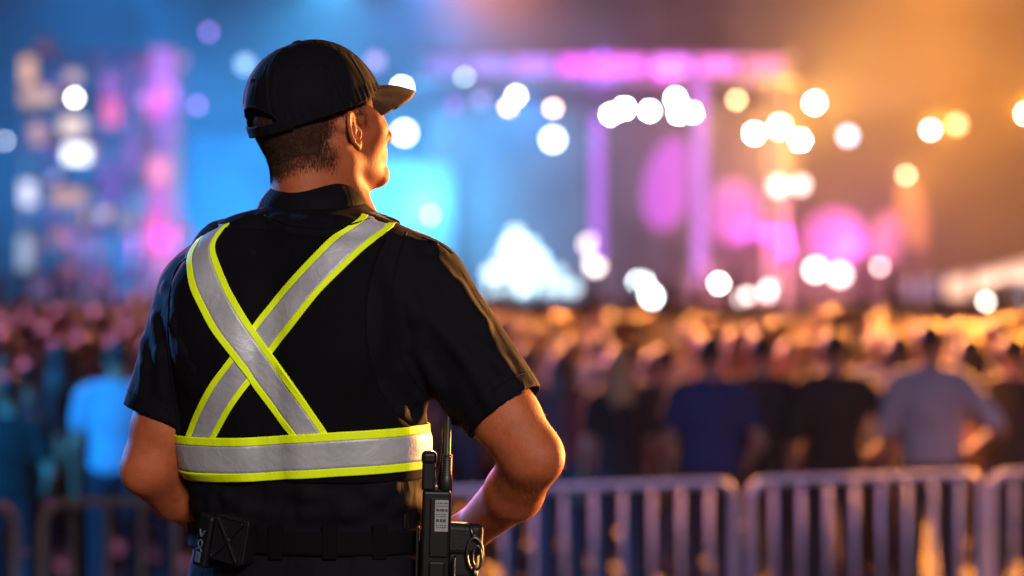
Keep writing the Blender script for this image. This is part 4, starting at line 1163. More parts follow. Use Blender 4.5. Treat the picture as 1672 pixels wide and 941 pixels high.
while dist < 34:
    half = dist * KX * 836 + .8; x = -half + random.uniform(0, .5)
    while x < half:
        y = dist + CAM.y + random.uniform(-.28, .28); xx = x + random.uniform(-.12, .12)
        if all((xx - a) ** 2 + (y - b_) ** 2 > .36 for a, b_ in spots) and n_mid < 270:
            kd = random.choice(kinds); shc = random.choice(list(SHC)); hrc = random.choices(list(HRC), (5, 4, 2, 1, 2))[0]
            hname = {'dark': 'dark', 'brown': 'brown', 'blond': 'blond', 'ginger': 'ginger', 'light': 'light brown'}[hrc]
            put(PROTO[kd], xx, y, R(random.uniform(-28, 28)), random.uniform(1.60, 1.86) * (.95 if 'woman' in kd else 1), shc, hrc,
                f"{hname}-haired {KINDL[kd]} in {shc.replace('paleblue', 'pale blue')}, deep in the crowd", f"{hname}-haired {KINDL[kd]} in {shc} deep in the crowd", mirror=random.random() < .5)
            spots.append((xx, y)); n_mid += 1
        x += random.uniform(.62, .95) * (1 + (dist - 16) * .012)
    dist += .95 + (dist - 16) * .035
# the far crowd before the stage: one mass of people nobody could count
fb = SDF(); Vs, Fs = [], []
def lump(h):
    V_, F_ = [], []
    prof = [(.0, .0), (.16, .0), (.17, .9), (.22, 1.25), (.20, 1.40), (.07, 1.46), (.06, 1.52), (.085, 1.58), (.09, 1.66), (.06, 1.73), (0, 1.75)]
    n = 8
    for r, z in prof:
        for k in range(n):
            a = 2 * math.pi * k / n; V_.append((r * math.cos(a) * (1.15 if z < 1.45 else .9), r * math.sin(a) * (.7 if z < 1.45 else 1.05), z * h / 1.75))
    for i in range(len(prof) - 1):
        for k in range(n): F_.append((i * n + k, i * n + (k + 1) % n, (i + 1) * n + (k + 1) % n, (i + 1) * n + k))
    return V_, F_
dist = 35
while dist < 54:
    half = dist * KX * 836 + 1.5; x = -half
    while x < half:
        V_, F_ = lump(random.uniform(1.58, 1.88)); n0 = len(Vs); yy = dist + CAM.y + random.uniform(-.3, .3)
        Vs += [(a + x, b_ + yy, c_) for a, b_, c_ in V_]; Fs += [tuple(n0 + i for i in f) for f in F_]
        if random.random() < .16:                # an arm up in the air
            n0 = len(Vs); ax_, hh = x + random.uniform(-.2, .2), random.uniform(1.95, 2.3); tx = random.uniform(-.12, .12)
            for zz, ww in ((1.3, .055), (hh - .1, .04), (hh, .05), (hh + .1, .02)):
                t = (zz - 1.3) / (hh - 1.2)
                Vs += [(ax_ + tx * t + ww * math.cos(q), yy + ww * math.sin(q), zz) for q in (0, 1.57, 3.14, 4.71)]
            Fs += [tuple(n0 + 4 * r_ + q for q in (0, 1, 2, 3)) for r_ in (3,)] + [(n0 + 4 * r_ + q, n0 + 4 * r_ + (q + 1) % 4, n0 + 4 * r_ + 4 + (q + 1) % 4, n0 + 4 * r_ + 4 + q) for r_ in range(3) for q in range(4)]
        x += random.uniform(.5, .8)
    dist += 1.3
M_mass = mat('far_crowd_clothes', (.045, .04, .045), .8, var=.6, vscale=1.2)
tag(from_arrays('far_crowd', Vs, Fs, M_mass), 'dense far crowd packed before the stage, reading as one dark mass', 'crowd', kind='stuff')
for p_ in PROTO.values():
    for ch in children(p_): bpy.data.objects.remove(ch)
    bpy.data.objects.remove(p_)

# ------------------------------------------------------------------ the stage
SD = 60.0                                    # distance of the stage's front from the camera
M_black = mat('black_stage_paint', (.02, .02, .022), .6, var=.3, vscale=2)
M_alu = mat('truss_aluminium', (.55, .55, .57), .35, metal=.8, var=.15, vscale=4)
M_can = mat('lamp_housing', (.02, .02, .02), .45, var=.2, vscale=10)
def sp(px, py, d=SD): return D(px, py, d)
u_ = KX * SD                                 # metres per photo pixel at the stage
# deck
x0, x1 = sp(640, 0).x, sp(1490, 0).x; st = empty('stage_deck', ((x0 + x1) / 2, SD + CAM.y + 3.5, 0)); tag(st, 'low black festival stage platform behind the crowd', 'stage')
mb = MB(); mb.box((0, 0, 1.32), (x1 - x0, 8.0, .16), None, .02, 1); mb.build('deck', M_black, st)
mb = MB(); mb.box((0, -3.9, .62), (x1 - x0 - .1, .06, 1.22), None, .005, 1); mb.build('skirt', M_black, st)
for k in range(6):
    mb = MB(); mb.box((-(x1 - x0) / 2 + .6 + k * (x1 - x0 - 1.2) / 5, 1.0, .62), (.12, .12, 1.24), None, .01, 1); mb.build('leg', M_alu, st)
def truss_run(mb, a, b_, s=.5, bays=12, r=.035):
    a, b_ = Vector(a), Vector(b_); t = (b_ - a).normalized(); e1 = (Vector((0, 1, 0)) if abs(t.y) < .9 else Vector((0, 0, 1))); e2 = t.cross(e1)
    cs = [(e1 * i + e2 * j) * s / 2 for i, j in ((1, 1), (1, -1), (-1, -1), (-1, 1))]
    for c_ in cs: mb.tube([a + c_, b_ + c_], r, 6)
    for k in range(bays):
        p, q = a.lerp(b_, k / bays), a.lerp(b_, (k + 1) / bays)
        for m_ in range(4): mb.tube([p + cs[m_], q + cs[(m_ + 1) % 4]], r * .55, 5, cap=False)
LAMPC = 0
def led_tube(mb, a, b_, r): mb.tube([a, b_], r, 8)
E = {}
def em(col, s):
    k = (tuple(round(c_, 3) for c_ in col[:3]), s)
    if k not in E: E[k] = emit_mat('lit_lens_%d' % len(E), col, s)
    return E[k]
# roof truss
rt = empty('roof_truss', sp(990, 112)); tag(rt, 'long aluminium roof truss over the stage, lit violet and pink', 'truss')
mb = MB(); hw = 310 * u_; truss_run(mb, (-hw, 0, 0), (hw, 0, 0), .62, 26); mb.build('truss_frame', M_alu, rt)
for px in (975, 1143):
    t_ = empty('truss_column', (sp(px, 0).x, SD + CAM.y, 0)); tag(t_, 'violet lit truss column carrying the roof, %s' % ('nearer the middle of the stage' if px < 1000 else 'by the row of white lamps'), 'truss', 'columns of the stage roof')
    mb = MB(); truss_run(mb, (0, 0, .05), (0, 0, sp(0, 130).z), .50, 14); mb.build('truss_frame', M_black, t_)
    mb = MB(); mb.box((0, 0, .03), (.9, .9, .06), None, .01, 1); mb.build('base_plate', M_alu, t_)
    mb = MB(); z0, z1 = (sp(0, 430).z, sp(0, 190).z) if px < 1000 else (sp(0, 470).z, sp(0, 120).z)
    mb.box((0, -.12, (z0 + z1) / 2), (.30, .10, z1 - z0), None, .02, 1); mb.build('led_strip', em((.55, .16, 1.0) if px < 1000 else (.70, .20, 1.0), 1.15), t_)
for i, px in enumerate((1290,)):
    t_ = empty('truss_column', (sp(px, 0).x, SD + CAM.y + 3, 0)); tag(t_, 'dark truss column at the orange end of the stage roof', 'truss', 'columns of the stage roof')
    mb = MB(); truss_run(mb, (0, 0, .05), (0, 0, sp(0, 120).z), .45, 14); mb.build('truss_frame', M_alu, t_)
# glowing boxes added so the truss reads as lit violet to pink
for i, (px, c_, s_) in enumerate(((730, (.25, .30, 1.0), .5), (800, (.30, .28, 1.0), .6), (870, (.45, .22, 1.0), .7), (945, (.85, .10, .95), .9), (1020, (.90, .14, .85), .9), (1095, (.85, .20, .95), .9), (1170, (.95, .20, .75), .8), (1245, (1.0, .25, .45), .7))):
    b0 = empty('truss_glow_box', sp(px, 110) + Vector((0, -.45, 0))); tag(b0, ['indigo', 'blue violet', 'violet', 'magenta', 'hot pink', 'orchid', 'rose pink', 'coral pink'][i] + ' glow box added along the roof truss', 'light', 'added glow boxes on the roof truss')
    mb = MB(); mb.box((0, .05, 0), (66 * u_, .14, 32 * u_), None, .01, 1); mb.build('housing', M_can, b0)
    mb = MB(); mb.box((0, -.04, 0), (64 * u_, .03, 28 * u_), None, .005, 1); mb.build('diffuser', em(c_, s_ * 2.3), b0)
# glowing walls added to give the haze behind the stage its colours
def glow_wall(px0, px1, py0, py1, dd, stops, label, strength, rot=0.0, scale=.35):
    a, c_ = sp(px0, py1, SD + dd), sp(px1, py0, SD + dd); w, h = c_.x - a.x, c_.z - a.z
    o = empty('glow_wall', ((a.x + c_.x) / 2, a.y, a.z)); tag(o, label, 'glow panel')
    m, nt, b = nodes('haze_colour_glow'); tc = N(nt, 'ShaderNodeTexCoord')
    nz = N(nt, 'ShaderNodeTexNoise', Scale=scale, Detail=1.5, Distortion=.6); nt.links.new(tc.outputs['Object'], nz.inputs['Vector'])
    cr = N(nt, 'ShaderNodeValToRGB'); nt.links.new(nz.outputs['Fac'], cr.inputs[0]); el = cr.color_ramp.elements
    while len(el) < len(stops): el.new(.5)
    for e_, (p_, col) in zip(el, stops): e_.position = p_; e_.color = (*col, 1)
    vt = N(nt, 'ShaderNodeTexVoronoi', Scale=18.0); nt.links.new(tc.outputs['Object'], vt.inputs['Vector'])
    nt.links.new(cr.outputs[0], b.inputs['Emission Color']); b.inputs['Emission Strength'].default_value = strength; b.inputs['Base Color'].default_value = (.01, .01, .01, 1)
    m.cycles.emission_sampling = 'NONE'
    mb = MB(); mb.box((0, .12, h / 2), (w, .16, h), None, .01, 1); mb.build('cabinet', M_black, o)
    mb = MB(); mb.box((0, .02, h / 2), (w - .06, .03, h - .06)); mb.build('glow_face', m, o)
    nb = max(2, int(w / 2.5))
    for k in range(nb + 1): mb = MB(); mb.box((-w / 2 + .1 + k * (w - .2) / nb, .30, (h / 2 - a.z / 2)), (.08, .10, h + a.z)); mb.build('support', M_alu, o)
    return o
glow_wall(700, 965, 175, 500, 5.0, ((.30, (.04, .12, .22)), (.5, (.08, .20, .30)), (.68, (.18, .24, .30))), 'tall grey blue glow wall added at the back of the stage, behind the white lamps', .35)
def glow_oval(px, py, rx, ry, dd, col, s_, label, tilt=0.0):  # glowing discs added for the coloured patches on the stage
    o = empty('oval_glow_disc', sp(px, py, SD + dd)); o.rotation_euler = (0, R(tilt), 0); tag(o, label, 'glow panel', 'glow ovals added on the stage')
    u3 = KX * (SD + dd); n = 40; mb = MB()
    mb.lathe([(0, -.16), (1.03, -.16), (1.03, .02), (0, .02)], (0, 0, 0), n, Matrix.Rotation(R(90), 3, 'X'))
    for v in mb.bm.verts: v.co.x *= rx * u3; v.co.z *= ry * u3
    mb.build('cabinet', M_black, o)
    mb = MB(); mb.lathe([(0, .03), (.8, .028), (1.0, .024), (1.0, -.02), (0, -.02)], (0, -.02, 0), n, Matrix.Rotation(R(90), 3, 'X'))
    for v in mb.bm.verts: v.co.x *= rx * u3; v.co.z *= ry * u3
    mb.build('glow_face', em(col, s_), o)
    mb = MB(); mb.tube([(0, .22, ry * u3), (0, .22, -(o.location.z - 1.42))], .06, 8); mb.build('mast', M_black, o); return o
glow_oval(1092, 300, 40, 76, 5.2, (.50, .002, .66), 1.0, 'tall purple glow oval added between the two violet columns', 12)
glow_oval(1196, 345, 44, 52, 4.8, (.55, .008, .66), .8, 'purple glow oval added right of the violet columns')
glow_oval(1362, 388, 48, 46, 4.4, (.90, .02, .75), .75, 'hot magenta glow oval added beneath the cream lamps', -8)
glow_oval(1448, 392, 24, 46, 4.6, (.80, .09, .42), .7, 'slim pink glow oval added at the orange end of the stage', 8)
glow_oval(1490, 350, 22, 60, 5.0, (.85, .20, .05), .55, 'slim orange glow oval added at the very end of the stage', -12)
glow_wall(560, 742, 262, 496, 3.5, ((.35, (.10, .42, .80)), (.5, (.30, .65, .92)), (.65, (.60, .82, .95))), 'pale cyan glow wall added right of the head of the guard', .28, scale=.5)
glow_wall(312, 445, 220, 490, 9.0, ((.30, (.005, .11, .50)), (.5, (.006, .22, .75)), (.7, (.05, .30, .85))), 'deep blue glow wall added between the pink column and the guard', .3, scale=.3)

# lamps: a housing with a yoke and one bright lens
def fixture(px, py, dia, col, s, label, dist=SD, group=None, cat='lamp', h=1.0):
    o = empty('stage_lamp', sp(px, py, dist)); tag(o, label, cat, group)
    r = dia / 2 * KX * dist
    mb = MB(); mb.lathe([(0, .0), (r * 1.15, .0), (r * 1.18, .02), (r * .9, .30 + r), (r * .5, .36 + r), (0, .37 + r)], (0, .035, 0), 16, Matrix.Rotation(R(-90), 3, 'X')); mb.build('housing', M_can, o, True)
    n = 20; mb = MB(); mb.lathe([(0, .028), (r * .6, .022), (r, .0), (r, -.02), (0, -.02)], (0, .02, 0), n, Matrix.Rotation(R(90), 3, 'X'))
    if h != 1.0:
        for v in mb.bm.verts: v.co.z *= h
    mb.build('lens', em(col, s), o, True)
    mb = MB(); mb.tube([(-r * 1.25, .2, 0), (-r * 1.25, .2, r + .12), (r * 1.25, .2, r + .12), (r * 1.25, .2, 0)], .015, 6); mb.tube([(0, .2, r + .12), (0, .2, r + .24)], .03, 6); mb.build('yoke', M_can, o)
    return o
WW = (1.0, .93, .86); CW = (.80, .93, 1.0); PE = (1.0, .66, .50); YE = (1.0, .74, .34); LI = (.48, .42, 1.0); PU = (.40, .22, .95); PK = (1.0, .42, .52)
lamps = [  # x, y, size of the lens, colour, brightness, label
    (656, 143, 14, CW, 60, 'white lamp just past the tip of the cap brim'), (660, 217, 22, CW, 14, 'soft white lamp level with the nose of the guard'), (903, 228, 22, CW, 14, 'soft cyan white lamp alone above the grey blue glow wall'),
    (758, 124, 14, (.62, .90, 1.0), 11, 'pale cyan lamp on the left part of the roof truss'), (843, 157, 14, WW, 24, 'warm white lamp overlapping a peach lamp'), (830, 175, 14, PE, 12, 'peach lamp tucked under the warm white one'),
    (903, 177, 14, PE, 13, 'single peach lamp above the soft cyan white lamp'), (893, 115, 14, (.85, .80, 1.0), 14, 'lilac white lamp on the roof truss left of the magenta glow box'),
    (996, 187, 13, CW, 90, 'lowest left lamp of the white row'), (1020, 177, 13, CW, 90, 'second lamp of the white row beside the lowest left one'), (1061, 181, 12, CW, 80, 'middle lamp of the white row'),
    (1103, 161, 13, CW, 90, 'highest lamp of the white row'), (1108, 186, 12, CW, 80, 'lamp of the white row under the highest one'), (1134, 184, 13, WW, 90, 'right end lamp of the white row'),
    (1203, 163, 14, YE, 11, 'pale yellow lamp right of the white row'), (1330, 168, 15, WW, 110, 'big brilliant white lamp in the orange haze'), (1232, 218, 14, WW, 100, 'left lamp of the brilliant trio in the orange haze'),
    (1273, 207, 18, WW, 18, 'softer middle lamp of the brilliant trio'), (1307, 229, 14, WW, 100, 'right lamp of the brilliant trio in the orange haze'), (1385, 222, 18, (.62, .80, 1.0), 7, 'pale blue lamp amid the orange haze'),
    (1520, 212, 13, WW, 26, 'white lamp paired with a dim yellow lamp at the right'), (1563, 203, 18, YE, 5, 'dim yellow lamp beside the white one at the right'), (1480, 286, 13, PE, 9, 'small peach lamp alone in the orange haze'),
    (1676, 186, 14, WW, 60, 'white lamp cut by the right edge of view'), (1272, 304, 26, (1.0, .80, .70), 4.5, 'left of two soft cream lamps over the magenta wall'), (1308, 302, 20, (1.0, .84, .76), 5, 'right of two soft cream lamps over the magenta wall'),
    (1174, 463, 16, WW, 22, 'round cream lamp at the foot of the violet columns'), (1217, 488, 22, WW, 9, 'low cream lamp just above the crowd, left of its twin'), (1258, 476, 22, (1.0, .86, .78), 7, 'low cream lamp just above the crowd, right of its twin'),
    (1332, 441, 22, WW, 10, 'low white lamp beneath the magenta wall'), (1372, 449, 24, (1.0, .88, .82), 7, 'low soft lamp beside the low white one'), (1437, 436, 14, (1.0, .66, .60), 8, 'pinkish lamp below the narrow pink panel'),
    (1610, 493, 13, WW, 13, 'small white lamp in front of the pale tent'), (1674, 488, 13, WW, 13, 'small white lamp at the edge of view before the tent'), (703, 352, 12, (.66, .84, 1.0), 8, 'small pale lamp above the right shoulder of the guard'),
    (965, 400, 26, (1.0, .76, .66), 8, 'upper peach lamp of the pair at the middle of the stage'), (970, 432, 26, (1.0, .80, .72), 8, 'lower peach lamp of the pair at the middle of the stage'), (1046, 462, 22, CW, 22, 'upper lamp of the slanting white pair on stage'), (1062, 485, 22, CW, 22, 'lower lamp of the slanting white pair on stage'),
    (710, 105, 22, LI, 2.2, 'dim lilac lamp at the left end of the roof truss'), (800, 112, 18, LI, 2.6, 'dim lilac lamp beside the pale cyan lamp'), (742, 172, 20, PU, 1.6, 'dim purple lamp hanging low left of the peach lamps'), (785, 163, 18, LI, 2.0, 'dim lilac lamp just left of the peach lamps'),
    (322, 172, 16, PU, 3.5, 'round purple lamp alone against the blue haze'), (341, 52, 16, PU, 3.0, 'purple lamp highest over the left tower'), (400, 105, 22, (.36, .62, 1.0), 2.6, 'pale blue lamp left of the black cap'), (8, 230, 10, (.66, .74, .95), 7, 'small grey blue lamp at the left edge of view'), (612, 100, 22, LI, 2.2, 'lilac lamp above the front of the black cap'),
]
for px, py, dia, col, s_, lab in lamps:
    if dia <= 16: dia *= .68; s_ *= 1.7
    fixture(px, py, dia, col, s_, lab)
# pyramid rack of floor blinders: the white blaze on stage
pr = empty('blinder_rack', sp(855, 486) + Vector((0, .3, 0))); tag(pr, 'pyramid rack of white blinder lamps blazing on the stage floor', 'lamp rack')
mb = MB()
for a_, c_ in (((-1.05, 0), (-.15, 1.7)), ((1.05, 0), (-.1, 1.7)), ((-1.05, 0), (1.05, 0)), ((-.75, .6), (.72, .6)), ((-.45, 1.15), (.35, 1.15))): mb.tube([(a_[0], .12, a_[1]), (c_[0], .12, c_[1])], .035, 6)
for s_ in (-1, 1): mb.tube([(s_ * 1.0, .12, .0), (s_ * .8, .9, 0)], .035, 6)
mb.build('rack_frame', M_can, pr)
bl = random.Random(4)
for zz, xs_ in ((.24, (-.78, -.45, -.1, .25, .6, .95, 1.22)), (.60, (-.80, -.46, -.12, .22, .55, .85)), (.95, (-.52, -.2, .12, .4)), (1.28, (-.34, -.06, .16)), (1.56, (-.2,))):
    for xx in xs_:
        mb = MB(); mb.lathe([(0, .03), (.13, .02), (.172, 0), (.172, -.03), (0, -.04)], (xx, 0, zz), 14, Matrix.Rotation(R(90), 3, 'X')); mb.build('blinder_lens', em((.72, .90, 1.0), round(max(1.7, 5.2 - 3.2 * abs(xx + .12) - 1.2 * abs(zz - .6)) * bl.uniform(.7, 1.3), 1)), pr, True)
# ------------------------------------------------------------------ the lighting tower at the left
TD = 56.0
lt = empty('lighting_tower', (D(150, 0, TD).x, TD + CAM.y + .6, 0)); tag(lt, 'tall scaffold tower hung with many glowing panels at the left', 'tower')
mb = MB(); u2 = KX * TD; Wt = 240 * u2; Ht = D(0, 80, TD).z
for i in range(5):
    for yy in (0, 1.6): mb.tube([(-Wt / 2 + i * Wt / 4, yy, 0), (-Wt / 2 + i * Wt / 4, yy, Ht)], .05, 8)
for k in range(8):
    z = .4 + k * (Ht - .5) / 7
    for yy in (0, 1.6): mb.tube([(-Wt / 2, yy, z), (Wt / 2, yy, z)], .04, 6)
    for i in range(5): mb.tube([(-Wt / 2 + i * Wt / 4, 0, z), (-Wt / 2 + i * Wt / 4, 1.6, z)], .04, 6)
    if k < 7:
        for i in range(4): mb.tube([(-Wt / 2 + (i + k % 2) * Wt / 4, 0, z), (-Wt / 2 + (i + 1 - k % 2) * Wt / 4, 0, z + (Ht - .5) / 7)], .03, 6)
mb.build('scaffold', M_alu, lt)
panels = [  # x, y, width, height, colour, brightness, label
    (122, 160, 14, 14, WW, 28, 'round bright white'), (120, 126, 24, 20, (.80, .62, .72), .9, 'dim rosy'), (45, 116, 22, 44, (1.0, .58, .45), 1.0, 'upright peach'), (48, 160, 30, 26, (.85, .55, .55), .75, 'square dusty pink'), (72, 158, 40, 24, (.90, .66, .60), .75, 'wide cream pink'),
    (72, 78, 26, 26, (.28, .16, .35), .5, 'topmost dim mauve'), (125, 252, 40, 26, (.92, .95, 1.0), 3.0, 'wide bright white'), (118, 206, 40, 30, (1.0, .78, .72), 1.1, 'cream'), (62, 218, 24, 34, (.85, .52, .66), .8, 'pink left hand'), (45, 316, 24, 40, (.70, .74, 1.0), 1.5, 'pale lavender upright'),
    (112, 322, 56, 26, (.80, .52, .55), .8, 'long dusty rose'), (40, 412, 22, 56, (.42, .56, .80), .9, 'tall slate blue'), (98, 388, 30, 30, (.55, .32, .55), .7, 'mauve square'), (140, 405, 30, 34, (.28, .30, .80), .7, 'indigo lower'), (182, 184, 30, 44, (.95, .22, .60), 1.0, 'hot pink'),
    (180, 140, 28, 40, (.42, .20, .85), .8, 'purple upper'), (180, 300, 36, 66, (.20, .18, .75), .7, 'tall deep violet'), (215, 250, 26, 60, (.30, .24, .85), .7, 'violet beside the pink column'), (208, 360, 30, 40, (.36, .48, .80), .6, 'blue grey'), (160, 460, 40, 30, (.36, .20, .52), .6, 'dusky purple lower'), (70, 470, 40, 26, (.24, .16, .40), .6, 'lowest dim plum'), (115, 440, 30, 24, (.40, .16, .28), .6, 'small plum red')]
for px, py, w, h, c_, s_, lab in panels:
    o = empty('light_panel', D(px, py, TD)); tag(o, lab + ' glowing panel on the scaffold tower', 'light panel', 'panels on the lighting tower')
    mb = MB(); mb.box((0, .14, 0), ((w + 3) * u2, .20, (h + 3) * u2), None, .02, 1); mb.build('housing', M_can, o)
    if w == h == 14:
        mb = MB(); mb.lathe([(0, .03), (w * .36 * u2, .0), (0, -.01)], (0, 0, 0), 18, Matrix.Rotation(R(90), 3, 'X'))
    else: mb = MB(); mb.box((0, .02, 0), (w * u2, .03, h * u2), None, .01, 1)
    mb.build('diffuser', em(c_, s_), o)
random.seed(21)
for k in range(26):                          # many dimmer lamps between the panels
    cname, c_ = random.choice((('violet', (.34, .20, .90)), ('rose', (.85, .30, .45)), ('blue', (.12, .25, .85)), ('peach', (.95, .55, .42)), ('lilac', (.55, .45, .95))))
    px, py = random.uniform(40, 300), random.uniform(70, 490)
    o = empty('light_panel', D(px, py, TD + .3)); tag(o, 'small dim %s lamp box hung among the panels of the scaffold tower' % cname, 'light panel', 'small %s lamp boxes on the tower' % cname)
    w = random.uniform(9, 20); h = random.uniform(10, 26); mb = MB(); mb.box((0, .14, 0), ((w + 3) * u2, .20, (h + 3) * u2), None, .02, 1); mb.build('housing', M_can, o)
    mb = MB(); mb.box((0, .02, 0), (w * u2, .03, h * u2), None, .01, 1); mb.build('diffuser', em(c_, random.choice((.5, .8, 1.4))), o)
# the pink and violet column beside it
pc = empty('light_column', (D(262, 0, TD).x, TD + CAM.y, 0)); tag(pc, 'tall violet and pink glowing light column beside the scaffold tower', 'light column')
mb = MB(); truss_run(mb, (0, .25, 0), (0, .25, D(0, 78, TD).z), .62, 14); mb.build('truss_frame', M_alu, pc)
for py0, py1, px0, w, c_, s_ in ((80, 145, 266, 34, (.55, .26, 1.0), .9), (148, 195, 256, 30, (.95, .20, .80), .9), (200, 255, 268, 24, (.42, .26, .95), .8), (258, 300, 262, 32, (1.0, .32, .62), 1.2), (303, 350, 262, 30, (.70, .24, .90), .9), (353, 415, 255, 30, (1.0, .14, .52), 1.1), (418, 480, 268, 28, (.80, .34, .85), .8)):
    z0, z1 = D(0, py1, TD).z, D(0, py0, TD).z; mb = MB(); mb.box(((px0 - 262) * u2, -.12, (z0 + z1) / 2), (w * u2, .10, z1 - z0), None, .02, 1); mb.build('led_panel', em(c_, s_), pc)
# pale market tents at the right
M_canvas = mat('white_canvas', (.72, .68, .66), .8, var=.08, vscale=2)
for px, w, dd, lab in ((1610, 5.0, 50, 'pale peaked tent at the right behind the crowd'), (1735, 5.0, 48, 'pale peaked tent cut by the right edge of view')):
    c_ = D(px, 0, dd); t_ = empty('event_tent', (c_.x + 1.2, c_.y, 0)); tag(t_, lab, 'tent')
    ze = D(0, 478, dd).z + .25; zp = D(0, 425, dd).z + .2; hw = w / 2; mb = MB(); bm = mb.bm; n = 10; pk = []
    for i in range(n + 1):
        t = i / n; r = hw * (1 - t) ** 1.35 + .02; z = ze + (zp - ze) * t; pk.append([bm.verts.new((a * r, b_ * r, z - .03 * math.sin(math.pi * t))) for a, b_ in ((-1, -1), (1, -1), (1, 1), (-1, 1))])
    for i in range(n):
        for k in range(4): bm.faces.new((pk[i][k], pk[i][(k + 1) % 4], pk[i + 1][(k + 1) % 4], pk[i + 1][k]))
    lo_ = [bm.verts.new((a * hw, b_ * hw, ze - .35)) for a, b_ in ((-1, -1), (1, -1), (1, 1), (-1, 1))]
    for k in range(4): bm.faces.new((lo_[k], lo_[(k + 1) % 4], pk[0][(k + 1) % 4], pk[0][k]))
    cv = mb.build('canopy', M_canvas, t_); md = cv.modifiers.new('cloth', 'SOLIDIFY'); md.thickness = .02
    for a, b_ in ((-1, -1), (1, -1), (1, 1), (-1, 1)):
        mb = MB(); mb.tube([(a * (hw - .05), b_ * (hw - .05), 0), (a * (hw - .05), b_ * (hw - .05), ze - .02)], .035, 8); mb.build('leg', M_alu, t_)
# ------------------------------------------------------------------ the coloured beams of the stage and the haze they light
def pt(px, py, d, e, col, size=.12): return lamp('stage_glow', 'POINT', D(px, py, d), e, col, size)
BL = (.0, .30, 1.0); CY = (.06, .48, 1.0); VI = (.40, .10, 1.0); MG = (1.0, .06, .80); OR = (1.0, .31, .02); AM = (1.0, .43, .05); PN = (1.0, .26, .30)
def beam(px, py, d, e, col, tx, ty, td, ang=110, size=.12):
    """a stage lamp in the smoke, pointed at (tx, ty, td)"""
    return lamp('stage_beam', 'SPOT', D(px, py, d), e, col, size, D(tx, ty, td), ang, 1.0)  # spots without a fixture are added to colour the smoke, mostly out of sight
BE, OE = 7200, 6000
beam(470, 560, 60, BE * 1.6, BL, 300, 150, 62); beam(500, 250, 58, BE, BL, 300, 300, 66); beam(560, -60, 62, BE * .8, CY, 480, 300, 66); beam(703, 352, 59.6, BE * .8, CY, 560, 240, 66)
beam(590, 300, 58, BE * .9, CY, 690, 330, 64); beam(250, 480, 60, BE, BL, 120, 250, 66); beam(700, -60, 62, BE, BL, 700, 200, 66); beam(150, -120, 62, BE, BL, 150, 200, 66); beam(850, 120, 64, BE * .3, BL, 850, 400, 66)
pt(265, 150, 55.2, 260, VI); pt(258, 390, 55.2, 160, MG); pt(985, 118, 59.2, 250, VI); pt(1090, 118, 59.2, 180, MG); pt(1240, 380, 63.5, 300, MG); pt(1410, 400, 63, 600, MG); pt(660, 217, 59.6, 350, CY); pt(903, 228, 59.6, 350, CY); pt(1520, 212, 59.6, 500, AM); pt(690, 330, 62, 900, CY); pt(860, 430, 59, 1000, CY); pt(1174, 463, 59.6, 500, PN); pt(1258, 476, 59.6, 600, PN); pt(1332, 441, 59.6, 900, PN); pt(1273, 207, 59.6, 1100, AM); pt(1330, 168, 59.6, 800, AM); pt(1790, 380, 46, 1700, (1.0, .55, .40))  # last point: unseen, added beside the tents to brighten them
beam(1330, 168, 59.6, OE * .9, AM, 1500, 60, 64); beam(1273, 207, 59.6, OE * .9, AM, 1480, 240, 64); beam(1520, 212, 59.6, OE, OR, 1700, 120, 64); beam(1676, 186, 59.6, OE * 1.3, OR, 1600, 100, 66); beam(1480, 286, 59.6, OE * .6, OR, 1650, 330, 64); beam(1332, 441, 59.6, OE * .6, PN, 1500, 420, 64)
beam(1560, -90, 60, OE * 1.4, OR, 1500, 250, 66)
mh, nt, b = nodes('thin_haze'); nt.nodes.remove(b); pv = N(nt, 'ShaderNodeVolumePrincipled'); nt.links.new(pv.outputs[0], nt.nodes['Material Output'].inputs['Volume'])
pv.inputs['Color'].default_value = (.92, .92, .95, 1); pv.inputs['Density'].default_value = .0002; pv.inputs['Anisotropy'].default_value = .0
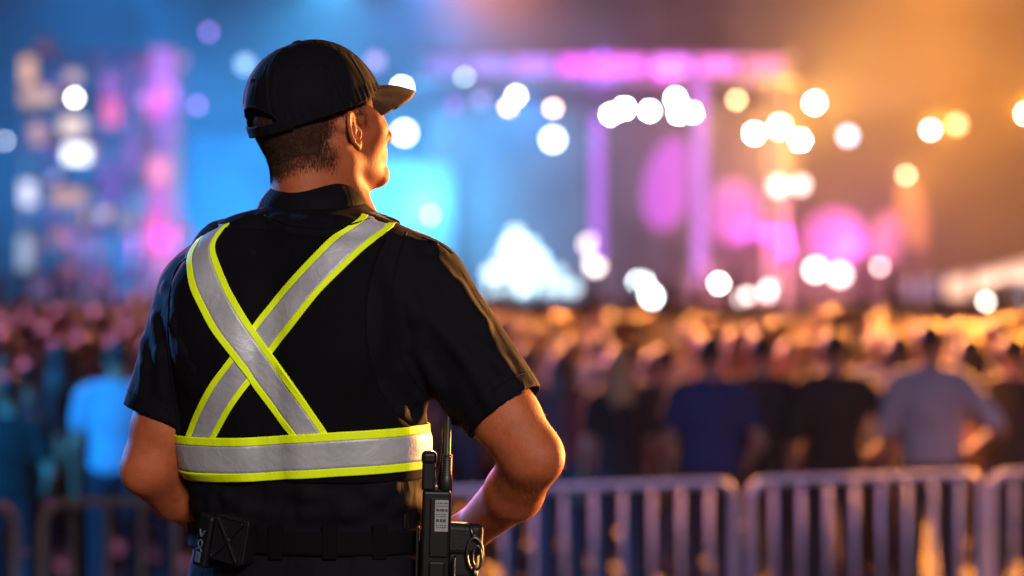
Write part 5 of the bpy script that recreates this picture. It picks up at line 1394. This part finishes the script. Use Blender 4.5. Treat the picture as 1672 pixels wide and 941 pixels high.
mb = MB(); mb.box((0, 60, 14), (330, 340, 30)); hz = mb.build('haze', mh); tag(hz, 'thin haze filling the whole ground', 'haze', kind='stuff')
ms, nt, b = nodes('stage_smoke_air'); nt.nodes.remove(b); pv = N(nt, 'ShaderNodeVolumePrincipled'); nt.links.new(pv.outputs[0], nt.nodes['Material Output'].inputs['Volume'])
pv.inputs['Color'].default_value = (.95, .95, .95, 1); pv.inputs['Density'].default_value = .008
sm = SDF()
for c_, r_ in (((-14, 63, 5), (12, 13, 9)), ((-3, 66, 5), (12, 13, 8)), ((6, 64, 5), (12, 13, 8)), ((16, 63, 6), (13, 14, 12)), ((24, 66, 6), (12, 14, 12))): sm.ell(c_, r_, k=4)
V, Q = surface(sm, axis((-32, 42, 1.0)), axis((44, 86, 1.0)), axis((-1, 22, 1.0)), 2)
V[:, 2] = np.maximum(V[:, 2], .05)
tag(mesh_np('stage_smoke', V, Q, ms), 'rolling smoke over the stage, lit blue, violet and orange', 'smoke', kind='stuff')

random.seed(5)
def puffs(name, label, n, box, rad, dens, step, squash=.7, k=.6):
    m = ms.copy(); m.name = name + '_air'; m.node_tree.nodes['Principled Volume'].inputs['Density'].default_value = dens
    sm = SDF(); lo, hi = box
    for i in range(n):
        r = random.uniform(*rad); c_ = [random.uniform(lo[q], hi[q]) for q in range(3)]
        sm.ell(c_, (r * random.uniform(.8, 1.6), r * random.uniform(.8, 1.4), r * squash * random.uniform(.7, 1.2)), k=k)
    p = rad[1] * 1.7 + step
    V, Q = surface(sm, axis((lo[0] - p, hi[0] + p, step)), axis((lo[1] - p, hi[1] + p, step)), axis((lo[2] - p, hi[2] + p, step)), 3)
    V[:, 2] = np.maximum(V[:, 2], .05)
    return tag(mesh_np(name, V, Q, m), label, 'smoke', kind='stuff')
puffs('smoke_puffs', 'thicker billows of smoke over and beside the stage, lit by its lamps', 46, ((-24, 56, 3), (26, 70, 12)), (1.4, 3.6), .016, .6)
puffs('crowd_smoke', 'low smoke drifting over the heads of the crowd', 40, ((-14, 22, .7), (16, 40, 1.3)), (1.4, 3.0), .026, .45, .34)
